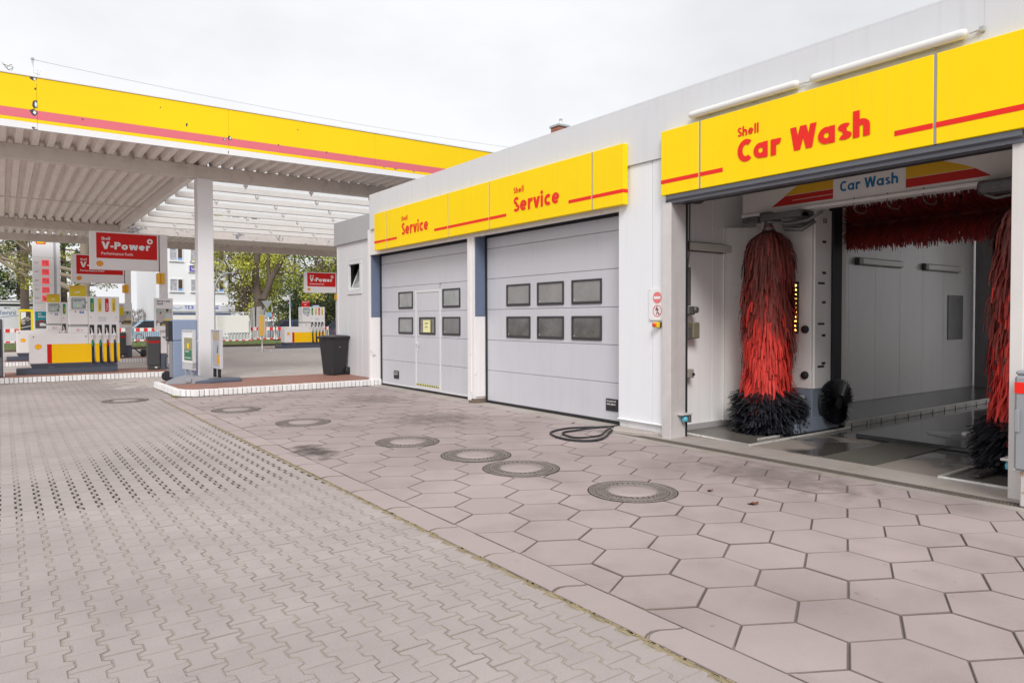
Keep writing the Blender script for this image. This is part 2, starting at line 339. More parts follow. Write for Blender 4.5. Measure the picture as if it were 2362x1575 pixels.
def bed_material(name, light, dark, wear=None):
    m = mat(name, light, .95, var=.25, scale=6, bump=.5, bscale=220, fine=.3)
    t = m.node_tree; n = t.nodes.new; l = t.links.new; b = t.nodes['Principled BSDF']; src = b.inputs['Base Color'].links[0].from_socket
    g = n('ShaderNodeNewGeometry'); nz = n('ShaderNodeTexNoise'); nz.inputs['Scale'].default_value = .55; nz.inputs['Detail'].default_value = 6; l(g.outputs['Position'], nz.inputs['Vector'])
    fac = n('ShaderNodeMapRange'); fac.inputs[1].default_value = .42; fac.inputs[2].default_value = .62; l(nz.outputs['Fac'], fac.inputs[0]); f = fac.outputs[0]
    if wear:   # bare dark joints where the sand has been washed out
        sx = n('ShaderNodeSeparateXYZ'); l(g.outputs['Position'], sx.inputs[0])
        def lim(kx, lo, hi, rev):
            q = n('ShaderNodeMath'); q.operation = 'MULTIPLY_ADD'; l(sx.outputs[0], q.inputs[0]); q.inputs[1].default_value = kx; l(sx.outputs[1], q.inputs[2])
            q2 = n('ShaderNodeMath'); q2.operation = 'MULTIPLY_ADD'; l(nz.outputs['Fac'], q2.inputs[0]); q2.inputs[1].default_value = 1.4; l(q.outputs[0], q2.inputs[2])
            a = n('ShaderNodeMapRange'); a.inputs[1].default_value = lo; a.inputs[2].default_value = hi; l(q2.outputs[0], a.inputs[0])
            if rev: a.inputs[3].default_value = 1; a.inputs[4].default_value = 0
            return a
        a = lim(.05, wear[0], wear[0]+.2, False); c = lim(-1.45, wear[1], wear[1]+.5, True)
        mm = n('ShaderNodeMath'); mm.operation = 'MULTIPLY'; l(a.outputs[0], mm.inputs[0]); l(c.outputs[0], mm.inputs[1]); f = mm.outputs[0]
    mi = n('ShaderNodeMix'); mi.data_type = 'RGBA'; l(f, mi.inputs[0]); l(src, mi.inputs[6]); mi.inputs[7].default_value = (*dark, 1); l(mi.outputs[2], b.inputs['Base Color'])
    return m
bed_sand = bed_material('joint_sand', (.37,.32,.28), (.035,.03,.026), wear=(7.25, 8.6))
bed_dark = bed_material('joint_dirt', (.15,.118,.10), (.27,.235,.21))
asphalt = mat('asphalt', (.075,.075,.077), .9, var=.15, scale=.6, bump=.3, bscale=90)
grass_m = mat('grass_ground', (.10,.13,.035), .95, var=.4, scale=1.8, bump=.6, bscale=30, stain=((.22,.19,.12), .8, .5, .7, .7))
soil_m = mat('kerb_soil', (.13,.095,.075), .9, var=.2, scale=3, bump=.3)
white_wall = mat('white_wall_panel', (.80,.81,.84), .42, var=.025, scale=.7, streak=.06)
fascia_m = mat('fascia_sheet', (.68,.69,.715), .45, var=.03, scale=.6, streak=.10)
annex_m = mat('annex_panel', (.68,.68,.70), .5, var=.03, scale=.7, streak=.04)
annexf_m = mat('annex_fascia_sheet', (.44,.44,.455), .5, var=.04, streak=.08)
pillar_m = mat('pillar_paint', (.80,.775,.77), .5, var=.05, scale=2, streak=.10, stain=((.16,.13,.11), 4, .62, .75, .8))
plinth_m = mat('plinth_paint', (.74,.735,.74), .55, var=.05, streak=.25, stain=((.45,.17,.03), 9, .66, .72, .9))
bluegrey = mat('bluegrey_paint', (.13,.165,.25), .45, var=.08, scale=2)
steel = mat('brushed_steel', (.68,.64,.63), .38, metal=.25, var=.10, scale=5, streak=.15)
steel_dk = mat('lintel_steel', (.135,.14,.165), .38, metal=.3, var=.12, scale=4, stain=((.3,.29,.3), 5, .64, .72, .4))
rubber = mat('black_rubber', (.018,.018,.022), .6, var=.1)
darkroom = mat('dark_cavity', (.03,.028,.028), .8)
door_m = mat('door_sheet_grey', (.56,.56,.60), .40, patch=.05, var=.035, scale=.9, streak=.07)
door_trim = mat('door_trim_light', (.68,.67,.69), .4, var=.03)
frame_dk = mat('window_frame_black', (.035,.032,.036), .45, var=.1)
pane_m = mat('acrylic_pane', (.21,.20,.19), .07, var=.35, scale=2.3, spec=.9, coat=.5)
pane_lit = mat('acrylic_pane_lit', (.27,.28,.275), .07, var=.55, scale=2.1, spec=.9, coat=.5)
yellow_m = mat('sign_yellow', (1.0,.70,.0), .42, var=.03, scale=.8, spec=.2, streak=.06, patch=.03)
red_m = mat('sign_red', (.84,.022,.012), .45, var=.03, spec=.3)
sign_grey = mat('sign_joint_grey', (.33,.32,.38), .4, metal=.2)
lamp_white = mat('lamp_diffuser_white', (.80,.79,.76), .22, var=.03, coat=.4)
white_p = mat('white_plastic', (.80,.80,.80), .35, var=.03)
kerb_white = mat('kerb_white_brick', (.80,.785,.785), .6, var=.08, scale=9, island=.06, obj=.07, bump=.2, bscale=60, stain=((.24,.2,.18), 14, .66, .78, .6))
mortar = mat('kerb_mortar', (.15,.11,.10), .9, var=.2)
tile_red = mat('island_tile_red', (.335,.165,.125), .6, var=.16, scale=1.4, stain=((.24,.17,.14), 2, .5, .75, .4))
canopy_y = mat('canopy_yellow', (.97,.66,.0), .45, patch=.03, var=.02, scale=.5, spec=.3)
canopy_p = mat('canopy_stripe_faded', (.74,.155,.20), .45, var=.03)
canopy_w = mat('canopy_white', (.82,.82,.84), .4, var=.03)
deck_m = mat('deck_sheet_beige', (.86,.80,.755), .55, var=.08, scale=1.3, streak=0, stain=((.30,.25,.21), 2.2, .58, .8, .4))
beam_m = mat('beam_paint_beige', (.68,.62,.57), .6, var=.14, scale=2, stain=((.20,.165,.14), 3.2, .55, .75, .45))
beam_peel = mat('beam_paint_peeling', (.72,.66,.63), .6, var=.12, scale=2, stain=((.24,.25,.28), 2.6, .57, .60, .9))
bar_white = mat('rafter_white', (.84,.82,.80), .5, var=.05)
column_m = mat('column_white', (.79,.78,.80), .35, var=.02, coat=.1)

# ================================================================== ground sheets
def sheet(name, x0, x1, y0, y1, z, m):
    return tag(MB().poly([(x0,y0,z),(x1,y0,z),(x1,y1,z),(x0,y1,z)]).build(name, m), kind='structure')
sheet('ground', -900, 900, -900, 900, -.20, asphalt)
yard = sheet('paver_yard', -14, 2.80, -6, 21.3, -.0055, bed_sand)
hexyard = sheet('hexagon_slab_yard', 2.77, 6.99, -6, 15.6, -.010, bed_dark)
MB().poly([(-14,21.3,-.004),(2.5,21.3,-.004),(2.5,42.5,-.004),(-14,42.5,-.004)]).build('far_lane', court_m, yard)
court = sheet('forecourt_bed', 2.5, 40, 15.6, 42.5, -.014, bed_dark)

# --- double-T pavers
PX, PY = .140, .190
def ipoly(x, y, g=.0036):
    w1, w2, s, Lh = PX/2+.017-g, PX/2-.017-g, .009, PY/2-.0030
    q = PY/4+g*1.15
    R_ = [(w1,-Lh),(w1,-q-s),(w2,-q+s),(w2,q-s),(w1,q+s),(w1,Lh)]
    return [(x+a, y+b) for a, b in R_]+[(x-a, y+b) for a, b in R_[::-1]]
pv_mesh = None; allp = []
ncol = int((2.5+3.4)/PX)
for i in range(-2, ncol):
    x = 2.5-PX/2-.034-i*PX
    for j in range(-8, int(21.2/PY)):
        y = (j+.5*(i % 2))*PY
        if y > 21.1 or y < -1 or (i < 0 and y < 15.45): continue
        d = x*math.sin(yaw)+y*math.cos(yaw); l_ = x*math.cos(yaw)-y*math.sin(yaw)
        vis = d > .5 and abs(l_/d) < .745 and (1.55/d) < .505
        allp.append((0 if vis else 1, d, x, y))
allp.sort(); near = allp[:300]; rest = allp[300:]
base = MB().slab(ipoly(0, 0), -.05, 0, .004, 1).mesh('paver', [paver_m, pedge_m])
for k, (v_, d, x, y) in enumerate(near):
    o = bpy.data.objects.new('paver', base); COL.objects.link(o); o.parent = yard
    o.location = (x+random.uniform(-.0012,.0012), y+random.uniform(-.0012,.0012), random.uniform(-.0018,.0012)); o.rotation_euler = (random.gauss(0,.004), random.gauss(0,.004), random.gauss(0,.005))
mb = MB()
for v_, d, x, y in rest:
    worn = 6.65 < y+.25*math.sin(x*5) < 7.7+1.4*x+.3*math.sin(x*7)
    p = ipoly(x+random.uniform(-.0012,.0012), y+random.uniform(-.0012,.0012), .0078 if worn else .0036); z = random.uniform(-.0018,.0012)
    if d < 9 and v_ == 0: mb.slab(p, -.03, z, .004, 1)
    else: mb.prism([(a, b, -.02) for a, b in p], (0,0,.02+z), cap=False); mb.poly([(a, b, z) for a, b in p])
tag(mb.build('paver_field', [paver_m, pedge_m], yard), kind='stuff')

# --- hexagonal slabs
def clip(poly, ax, lim, keep_less):
    out = []
    for i in range(len(poly)):
        a, b = poly[i-1], poly[i]; ina = (a[ax] <= lim) == keep_less; inb = (b[ax] <= lim) == keep_less
        if ina != inb:
            t = (lim-a[ax])/(b[ax]-a[ax]); out.append((a[0]+(b[0]-a[0])*t, a[1]+(b[1]-a[1])*t))
        if inb: out.append(b)
    return out
HX, HY = .510, .4185
def hexpoly(cx, cy, g=.0036):
    s = HY/1.5; w = HX/2-g; 
    return [(cx, cy-s+g),(cx+w, cy-s/2+g*.5),(cx+w, cy+s/2-g*.5),(cx, cy+s-g),(cx-w, cy+s/2-g*.5),(cx-w, cy-s/2+g*.5)]
ob_n = 0; restm = MB(); hexm = {}
for j in range(-12, 30):
    cy = 3.151+HY*j
    for i in range(-1, 10):
        cx = 3.263+HX*i+(HX/2 if j % 2 else 0)
        p = hexpoly(cx, cy); p = clip(p, 0, 2.752, False)
        if p: p = clip(p, 0, 6.945 if cy > 7.0 else 6.60, True)
        if p: p = clip(p, 1, 15.20, True)
        if len(p) < 3: continue
        area = abs(sum(p[k-1][0]*p[k][1]-p[k][0]*p[k-1][1] for k in range(len(p))))/2
        if area < .012: continue
        mx_, my_ = sum(q[0] for q in p)/len(p), sum(q[1] for q in p)/len(p)
        if cy > 1.1 and ob_n < 300:
            loc = [(a-mx_, b-my_) for a, b in p]
            key = 'full' if area > .135 else None
            if key and key in hexm: me = hexm[key]
            else:
                me = MB().slab(loc, -.04, 0, .0052, 1).mesh('slab', [slab_m, edge_m])
                if key: hexm[key] = me
            o = bpy.data.objects.new('slab', me); COL.objects.link(o); o.parent = hexyard
            o.location = (mx_+random.uniform(-.0015,.0015), my_+random.uniform(-.0015,.0015), random.uniform(-.002,.0015)); o.rotation_euler = (random.gauss(0,.0035), random.gauss(0,.0035), random.gauss(0,.004)); ob_n += 1
        else: restm.slab(p, -.03, random.uniform(-.002,.001), .0052, 1)
tag(restm.build('slab_field', [slab_m, edge_m], hexyard), kind='stuff')
fm = MB()
for j in range(36, 94):
    cy = 3.151+HY*j
    for i in range(-2, 34):
        cx = 3.263+HX*i+(HX/2 if j % 2 else 0)
        if cx > 20 or cy > 42.3 or (cy < 18.0 and cx < 7.35): continue
        p = hexpoly(cx, cy, .006); z = random.uniform(-.002,.002); fm.prism([(a, b, -.02) for a, b in p], (0,0,.02+z), cap=False); fm.poly([(a, b, z) for a, b in p])
tag(fm.build('slab_field', court_m, court), kind='stuff')

# --- edging stones between pavers and slabs, wavy butt joints
edging = tag(MB().poly([(2.5,-3,-.03),(2.75,-3,-.03),(2.75,15.3,-.03),(2.5,15.3,-.03)]).build('edging_strip', bed_dark), kind='structure')
def wav(t): return .032*math.sin(t*math.pi*1.5)
for k in range(-5, 19):
    y0 = 2.379+.7145*k-.02; y1 = y0+.7145
    if y1 > 15.35: y1 = 15.30
    n = 6; xs = [2.5035+(2.7455-2.5035)*i/n for i in range(n+1)]
    p = [(x, y0+wav(i/n)) for i, x in enumerate(xs)]+[(x, y1+wav(i/n)-.005-.012*(1-i/n)**2) for i, x in reversed(list(enumerate(xs)))]
    cx, cy = 2.625, (y0+y1)/2
    MB().slab([(a-cx, b-cy) for a, b in p], -.06, .0, .006, 1).build('edging_stone', [kerbstone_m, edge_m], edging, (cx, cy, random.uniform(.0, .004)))
moss = mat('joint_moss', (.30,.245,.15), 1., var=.4, scale=9, bump=.8, bscale=140)
mm = MB()
for k in range(520):
    y = random.uniform(1.2, 14.6); x = 2.499+random.gauss(0,.006); l_ = random.uniform(.02,.07)
    if random.random() > (.95 if 4.5 < y < 9.5 else .5): continue
    mm.lathe((x, y, -.006), [(.007,0),(random.uniform(.006,.012),.005),(.004,random.uniform(.007,.012))], 5)
    mm.cbox((x, y+.02, -.002), (.012, l_, .008))
mm.grid(lambda u, v: (2.468+.034*v, 1.0+13.8*u, -.004+.003*math.sin(v*3.14)+.002*math.sin(u*900)), 400, 2, False)
tag(mm.build('moss', moss), 'thin yellowish moss growing in the joint along the edging stones', 'moss', kind='stuff')

# --- manhole covers
iron = mat('cast_iron_worn', (.24,.205,.19), .6, metal=.1, var=.2, scale=8, stain=((.09,.075,.07), 30, .5, .65, .6))
iron_dk = mat('cast_iron_groove', (.035,.028,.026), .85)
infill = mat('cover_concrete', (.355,.295,.287), .8, var=.10, scale=2, bump=.2, bscale=120, fine=.06)
def manhole():
    t = thing('manhole_cover', 'x', 'manhole cover')
    MB().lathe((0,0,0), [(.392,-.02),(.392,.004),(.385,.006),(.345,.006),(.343,.001),(.331,.001)], 56, cap=False).build('frame_ring', iron, t)
    MB().lathe((0,0,0), [(.333,.0012),(.30,.0012)], 48, cap=False).build('groove', iron_dk, t)
    cover = MB().lathe((0,0,0), [(.326,-.01),(.326,.006),(.320,.0075),(.236,.0075),(.232,.003),(.215,.003)], 56, cap=False).build('cover_ring', iron, t)
    MB().lathe((0,0,0), [(.404,.0025),(.391,.0028)], 56, cap=False).build('dirt_gap', iron_dk, t)
    sl = MB()
    for r0, r1, n, w, off in ((.352,.384,64,.0075,0),(.292,.316,52,.008,0),(.266,.288,36,.012,.5),(.242,.262,30,.012,0)):
        z = .0071 if r0 > .33 else .0086
        for i in range(n):
            a = 2*math.pi*(i+off)/n; c, s_ = math.cos(a), math.sin(a); q = (-s_*w/2, c*w/2)
            sl.poly([(r0*c-q[0],r0*s_-q[1],z),(r1*c-q[0],r1*s_-q[1],z),(r1*c+q[0],r1*s_+q[1],z),(r0*c+q[0],r0*s_+q[1],z)])
    sl.build('slots', iron_dk, cover)
    MB().lathe((0,0,0), [(.001,.0075),(.10,.0076),(.214,.007),(.216,.002)], 48, cap=False).build('concrete_infill', infill, t)
    return t
mh = manhole(); ml = [((4.567,4.458), 'round concrete-filled manhole cover near the car wash drain, standing well apart'), ((4.346,5.838), 'round manhole cover almost touching the next cover in the row'),
 ((4.359,6.717), 'round manhole cover level with the loose black hose'), ((4.137,7.966), 'round manhole cover with the darkest ring, in front of the grey door without a wicket'),
 ((3.667,10.432), 'round manhole cover among slabs level with the pillar between the doors'), ((3.252,12.599), 'round manhole cover beside the edging strip and nearest the kerbed tile island'), ((1.903,15.334), 'round manhole cover set in the small pavers')]
for i, ((x, y), lb) in enumerate(ml):
    o = mh if i == 0 else copy_tree(mh)
    o.location = (x, y, .002); o.rotation_euler.z = random.uniform(0, 6); o['label'] = lb; o['group'] = 'manhole covers in the yard'

# --- concrete apron, drain channel
apron = MB(); apron.box(6.60, 6.725, -3, 6.98, -.05, -.002); apron.box(6.865, 7.35, -3, 7.05, -.05, .004); apron.box(6.945, 7.32, 7.05, 15.32, -.05, .001)
tag(apron.build('concrete_apron', apron_m), kind='structure')
grate_m = mat('drain_grate_iron', (.17,.145,.125), .7, metal=.3, var=.3, scale=14)
dr = thing('drain_channel', 'slotted metal drain grating running along the car wash entrance', 'drain', (6.795, 0, 0))
MB().box(-.07, .07, -3, 6.95, -.05, -.018).build('channel', iron_dk, dr)
g = MB(); 
for sx in (-.066, .052): g.box(sx, sx+.014, -3, 6.95, -.03, .001)
for k in range(int(9.9/.028)):
    y = -2.98+k*.028; 
    g.box(-.05, -.004, y, y+.013, -.02, 0); g.box(.004, .05, y+.014, y+.027, -.02, 0)
g.box(-.004, .004, -3, 6.95, -.02, .0005)
g.build('grating', grate_m, dr)

# --- oil stains soaked into the slabs
def stain_mat(name, col, amt):
    m = bpy.data.materials.new(name); m.use_nodes = True; t = m.node_tree; n = t.nodes.new; l = t.links.new; b = t.nodes['Principled BSDF']; b.inputs['Base Color'].default_value = (*col, 1); b.inputs['Roughness'].default_value = .6
    tc_ = n('ShaderNodeTexCoord'); ln_ = n('ShaderNodeVectorMath'); ln_.operation = 'LENGTH'; l(tc_.outputs['Object'], ln_.inputs[0]); g = n('ShaderNodeNewGeometry'); nz = n('ShaderNodeTexNoise'); nz.inputs['Scale'].default_value = 5.5; nz.inputs['Detail'].default_value = 6; l(g.outputs['Position'], nz.inputs['Vector'])
    a = n('ShaderNodeMath'); a.operation = 'SUBTRACT'; l(nz.outputs['Fac'], a.inputs[0]); q = n('ShaderNodeMath'); q.operation = 'MULTIPLY'; l(ln_.outputs['Value'], q.inputs[0]); q.inputs[1].default_value = .55; l(q.outputs[0], a.inputs[1])
    r = n('ShaderNodeMapRange'); r.inputs[1].default_value = .08; r.inputs[2].default_value = .42; r.inputs[4].default_value = amt; l(a.outputs[0], r.inputs[0])
    tr = n('ShaderNodeBsdfTransparent'); mx_ = n('ShaderNodeMixShader'); l(r.outputs[0], mx_.inputs[0]); l(tr.outputs[0], mx_.inputs[1]); l(b.outputs[0], mx_.inputs[2]); l(mx_.outputs[0], [k for k in t.nodes if k.type == 'OUTPUT_MATERIAL'][0].inputs[0]); return m
oil = stain_mat('oil_stain', (.07,.055,.05), .65); wetm = stain_mat('tyre_grime', (.16,.135,.125), .28)
for lb, x, y, sx, sy, mt in (('dark oil stain on the slabs beside the edging strip', 2.95, 8.05, .34, .75, oil), ('grey tyre grime on the slabs in front of the car wash drain', 6.1, 4.0, .75, 1.4, wetm), ('faint grimy patch on the slabs in front of the pillar between the doors', 5.5, 9.6, 1.0, 1.3, wetm), ('grimy patch on the slabs before the wicket garage door', 5.9, 12.6, 1.0, 1.2, wetm)):
    o = MB().poly([(-1,-1,0),(1,-1,0),(1,1,0),(-1,1,0)]).build('ground_stain', mt); o.location = (x, y, .0042); o.scale = (sx, sy, 1); tag(o, lb, 'stain')
# ================================================================== service building
bld = thing('service_building', 'long low white service building with two grey garage doors and a car wash bay', 'building', (7, 5, 0))
def bp(name, mb, m):
    o = mb.build(name, m); o.location = (-7, -5, 0); o.parent = bld; return o
# fascia band: sheets with fine joints, metal coping
ys = [-3.0, -.2, 2.6, 5.4, 8.2, 11.0, 13.3, 15.30]
for a, b in zip(ys[:-1], ys[1:]): bp('fascia_sheet', MB().rbox(6.99, 7.30, a+.0006, b-.0006, 3.645, 4.425, .002), fascia_m)
bp('coping', MB().rbox(6.9915, 7.40, -3, 15.31, 4.4255, 4.452, .002), fascia_m)
bp('roof', MB().box(7.30, 17.6, -3, 15.28, 4.20, 4.33), asphalt)
bp('hall_wall', MB().box(7.46, 17.4, 6.75, 15.26, 0, 4.19), annex_m)
bp('side_hall_wall', MB().box(7.20, 17.4, -3, 1.98, 0, 4.19), white_wall)
# wall strip between garage and car wash
for a, b in ((6.505, 7.125), (6.262, 6.497)): bp('wall_panel', MB().rbox(7.02, 7.19, a, b, .165, 3.643, .004), white_wall)
bp('wall_core', MB().box(7.045, 7.45, 6.27, 7.118, 0, 3.64), darkroom)
bp('plinth', MB().rbox(7.035, 7.2, 6.255, 7.12, .002, .150, .004), plinth_m)
bp('drip_strip', MB().prism([(7.018,7.12,.158),(6.985,7.12,.148),(6.985,7.12,.153),(7.018,7.12,.168)], (0,-1.0,0)), white_wall)
fo = MB(); fo.slab([(6.80,7.11),(6.72,6.95),(6.78,6.62),(6.93,6.40),(7.03,6.36),(7.03,7.11)], -.02, .05, .02)
bp('broken_footing', fo, apron_m)
# jambs of the car wash bay
jb = MB(); jb.rbox(6.95, 7.0, 6.11, 6.258, 0, 3.04, .004); jb.rbox(7.0, 7.245, 6.118, 6.258, 0, 3.04, .004)
bp('bay_jamb', jb, steel); bp('bay_door_track', MB().rbox(7.245, 7.29, 6.12, 6.26, 0, 3.10, .003), rubber)
jm = mat('jamb_paint_beige', (.70,.665,.64), .45, var=.06, scale=3, streak=.1, stain=((.33,.15,.04), 12, .68, .73, .8))
j2 = MB(); j2.rbox(6.985, 7.245, 2.275, 2.372, 0, 3.04, .004); bp('bay_jamb', j2, jm)
bp('wall_panel', MB().rbox(7.02, 7.19, .2, 2.268, .27, 3.643, .004), white_wall); bp('wall_panel', MB().rbox(7.02, 7.19, -3, .194, .27, 3.643, .004), white_wall)
bp('plinth', MB().rbox(7.035, 7.19, -3, 2.27, 0, .25, .004), plinth_m); bp('drip_strip', MB().rbox(6.97, 7.02, -3, 2.33, .245, .268, .004), white_wall)
# lintel over the bay
li = MB(); li.prism([(6.92,2.28,3.125),(6.92,2.28,3.075),(6.955,2.28,3.055),(6.955,2.28,3.025),(7.06,2.28,3.02),(7.06,2.28,3.125)], (0,3.89,0)); bp('bay_lintel', li, steel_dk)
bp('lintel_seal', MB().box(7.062, 7.24, 2.30, 6.25, 3.035, 3.10), rubber)
bp('bay_header', MB().box(7.07, 7.30, 2.28, 6.26, 3.105, 3.64), darkroom)
# garage pillars and reveals
pl = MB(); pl.rbox(7.03, 7.30, 10.995, 11.11, 0, 3.10, .004); bp('pillar', pl, pillar_m)
pl = MB(); pl.rbox(7.045, 7.285, 10.895, 10.995, 0, 3.10, .003); bp('pillar_cover', pl, pillar_m); ft = MB(); ft.rbox(7.035, 7.29, 10.885, 10.994, .002, .085, .004); ft.rbox(7.022, 7.06, 10.99, 11.08, .002, .05, .004); bp('pillar_foot', ft, mat('foot_rusty', (.20,.15,.12), .7, metal=.2, var=.4, scale=12))
rv = MB(); rv.rbox(7.06, 7.27, 10.868, 10.894, 1.60, 3.06, .002); bp('blue_reveal', rv, bluegrey)
rv = MB(); rv.rbox(7.06, 7.27, 10.868, 10.894, .12, 1.598, .002); bp('white_reveal', rv, pillar_m)
pl = MB(); pl.rbox(7.03, 7.29, 15.395, 15.50, 0, 3.66, .004); bp('pillar', pl, pillar_m)
rv = MB(); rv.rbox(7.06, 7.285, 15.362, 15.394, 1.60, 3.06, .002); bp('blue_reveal', rv, bluegrey)
rv = MB(); rv.rbox(7.06, 7.285, 15.362, 15.394, .02, 1.598, .002); bp('white_reveal', rv, pillar_m)
for a, b in ((7.126, 10.35), (10.354, 15.39)): bp('door_lintel', MB().rbox(7.035, 7.10, a, b, 3.06, 3.643, .003), pillar_m)
bp('lintel_shadow_gap', MB().box(7.10, 7.32, 7.126, 15.39, 3.105, 3.60), darkroom)
# annex at the far end
bp('annex_core', MB().box(7.75, 12, 15.5, 17.95, 0, 4.05), darkroom)
bp('annex_base', MB().box(7.36, 7.74, 15.51, 17.94, 0, 2.05), darkroom); bp('annex_top', MB().box(7.36, 7.74, 15.51, 17.94, 3.3, 4.05), darkroom)
for a, b in ((15.502, 16.02), (16.024, 16.44), (17.33, 17.965)): bp('annex_panel', MB().rbox(7.30, 7.355, a, b, .125, 3.52, .004), annex_m)
bp('annex_panel', MB().rbox(7.30, 7.355, 16.444, 16.742, .125, 2.19, .004), annex_m); bp('annex_panel', MB().rbox(7.30, 7.355, 16.746, 17.326, .125, 2.19, .004), annex_m)
bp('annex_panel', MB().rbox(7.30, 7.355, 16.444, 17.326, 3.07, 3.52, .004), annex_m)
bp('annex_corner', MB().rbox(7.285, 7.36, 17.967, 18.03, .1, 3.52, .004), annex_m)
bp('annex_fascia', MB().rbox(7.24, 7.42, 15.32, 18.10, 3.52, 4.12, .006), annexf_m)
bp('annex_end_wall', MB().rbox(7.36, 12, 17.952, 18.01, .0, 4.0, .004), annex_m)
# tilted annex window
an = MB(); 
for q in ((16.45,17.32,2.195,2.30),(16.45,17.32,2.96,3.06),(16.45,16.55,2.302,2.958),(17.22,17.32,2.302,2.958)): an.rbox(7.275, 7.34, q[0], q[1], q[2], q[3], .005)
wf = bp('window_frame', an, annex_m)
sash = MB()
def tilt(y, z, dx=0.): return (7.315+.42*(z-2.31)+dx, y, z)
for (ya, yb, za, zb) in ((16.56,17.21,2.31,2.36),(16.56,17.21,2.90,2.95),(16.56,16.61,2.36,2.90),(17.16,17.21,2.36,2.90)):
    sash.prism([tilt(ya,za),tilt(yb,za),tilt(yb,zb),tilt(ya,zb)], (.02,0,0))
s_ = sash.build('tilted_sash', annex_m); s_.parent = wf
gp = MB().prism([tilt(16.61,2.36,.008),tilt(17.16,2.36,.008),tilt(17.16,2.90,.008),tilt(16.61,2.90,.008)], (.004,0,0)); gp_ = gp.build('pane', pane_lit); gp_.parent = wf

# ================================================================== sectional garage doors
pane_dk = mat('acrylic_pane_dark', (.125,.118,.112), .07, var=.6, scale=6, spec=.9, coat=.5)  # darker interior behind the lower panes put into their colour
SE = [.045, .605, 1.165, 1.725, 2.288, 2.845, 3.10]
def door_window(y0, y1, z0, z1, parent, pm=pane_m):
    f = MB()
    for q in ((y0,y1,z0,z0+.042),(y0,y1,z1-.03,z1),(y0,y0+.03,z0+.042,z1-.03),(y1-.03,y1,z0+.042,z1-.03)): f.rbox(7.278, 7.312, *q, .006)
    w = f.build('window', frame_dk, parent)
    MB().box(7.296, 7.30, y0+.03, y1-.03, z0+.042, z1-.03).build('pane', pm, w)
    MB().cbox((7.2945, y1-.055, z0+.065), (.003, .014, .014)).build('drain_plug', white_p, w)
    return w
def grip(y0, y1, z0, z1, parent, brand):
    f = MB(); f.rbox(7.283, 7.305, y0, y1, z0, z1, .006); w = f.build('grip_plate', frame_dk, parent)
    MB().box(7.2815, 7.2825, y0+.03, y1-.03, z0+.02, z0+.075).build('recess', rubber, w)
    t = MB(); 
    for i, s_ in enumerate(brand[:1]+brand[1:]): text(t, s_, (7.283, y1-.025, z1-.045-.045*i), *FX, .022, .22, width=(y1-y0)*.78)
    t.build('lettering', white_p, w)
def panels(t, y0, y1, skip=None):
    for i in range(6):
        segs = [(y0, y1)] if not skip or i == 5 or i == 4 else [(y0, skip[0]-.03), (skip[1]+.03, y1)]
        for a, b in segs: MB().rbox(7.30, 7.345, a, b, SE[i]+.003, SE[i+1]-.003, .005).build('panel', door_m, t)
dA = thing('garage_door', 'grey sectional garage door without a wicket, six windows in two rows', 'garage door', (7.3, 9, 0))
dB = thing('garage_door', 'grey sectional garage door with a small wicket door and paper notice', 'garage door', (7.3, 13, 0))
tmpA = []
def under(t):
    inv = t.location.copy()
    def go(o): o.location = o.location-inv
    for ch in t.children: go(ch)
panels(dA, 7.14, 10.862)
for z0, z1 in ((1.222, 1.597), (1.78, 2.160)):
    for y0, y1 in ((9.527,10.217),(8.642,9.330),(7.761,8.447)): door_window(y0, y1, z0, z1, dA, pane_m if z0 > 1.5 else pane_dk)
grip(7.418, 7.667, .185, .368, dA, ['Crawford', 'ASSA ABLOY'])
MB().rbox(7.29, 7.34, 7.13, 10.865, .012, .046, .006).build('bottom_seal', rubber, dA); MB().rbox(7.275, 7.299, 7.142, 10.834, 3.045, 3.098, .004).build('top_shade_strip', rubber, dA)  # dark strip at the door top paints the shade under the lintel
MB().rbox(7.272, 7.30, 10.835, 10.866, .01, 3.05, .004).build('side_seal', rubber, dA); MB().rbox(7.285, 7.30, 7.124, 7.14, .01, 3.1, .003).build('side_seal', rubber, dA)
under(dA)
panels(dB, 11.12, 15.33, (12.59, 13.62))
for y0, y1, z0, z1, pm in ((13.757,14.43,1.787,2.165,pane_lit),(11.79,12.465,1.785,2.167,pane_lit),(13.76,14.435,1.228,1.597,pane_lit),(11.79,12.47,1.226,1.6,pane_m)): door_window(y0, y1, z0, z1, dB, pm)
wk = MB().box(7.31, 7.34, 12.55, 13.66, .06, 2.26).build('wicket_door', door_m, dB)
for i in range(4): MB().rbox(7.299, 7.312, 12.615, 13.595, max(.185, SE[i]+.003), min(2.12, SE[i+1]-.003), .004).build('wicket_panel', door_m, wk)
fr = MB()
for q in ((12.555,12.612,.05,2.175),(13.598,13.655,.05,2.175),(12.612,13.598,2.123,2.175),(12.612,13.598,.05,.180)): fr.rbox(7.290, 7.312, *q, .004)
fr.build('wicket_frame', door_trim, wk)
gm = MB().box(7.2985, 7.3, 12.59, 13.66, 2.176, 2.287); gm.build('wicket_head', door_m, wk)
hz = MB(); hz.m(0).box(7.286, 7.289, 12.60, 13.61, .125, .168)
n = 13
for i in range(n):
    y = 13.60-i*.076; hz.m(1).poly([(7.2855,y,.168),(7.2855,y-.04,.168),(7.2855,y-.065,.125),(7.2855,y-.025,.125)])
hz.build('hazard_strip', [mat('hazard_yellow', (.80,.76,.22), .5), rubber], wk)
hd = MB(); hd.rbox(7.280, 7.2985, 13.535, 13.575, .87, 1.06, .006); hd.tube([(7.285,13.555,1.02),(7.245,13.555,1.02),(7.243,13.52,1.02),(7.243,13.42,1.02)], .010, 8)
hd.build('handle', mat('handle_white', (.75,.74,.75), .3, var=.02), wk)
door_window(12.772, 13.455, 1.228, 1.597, dB)
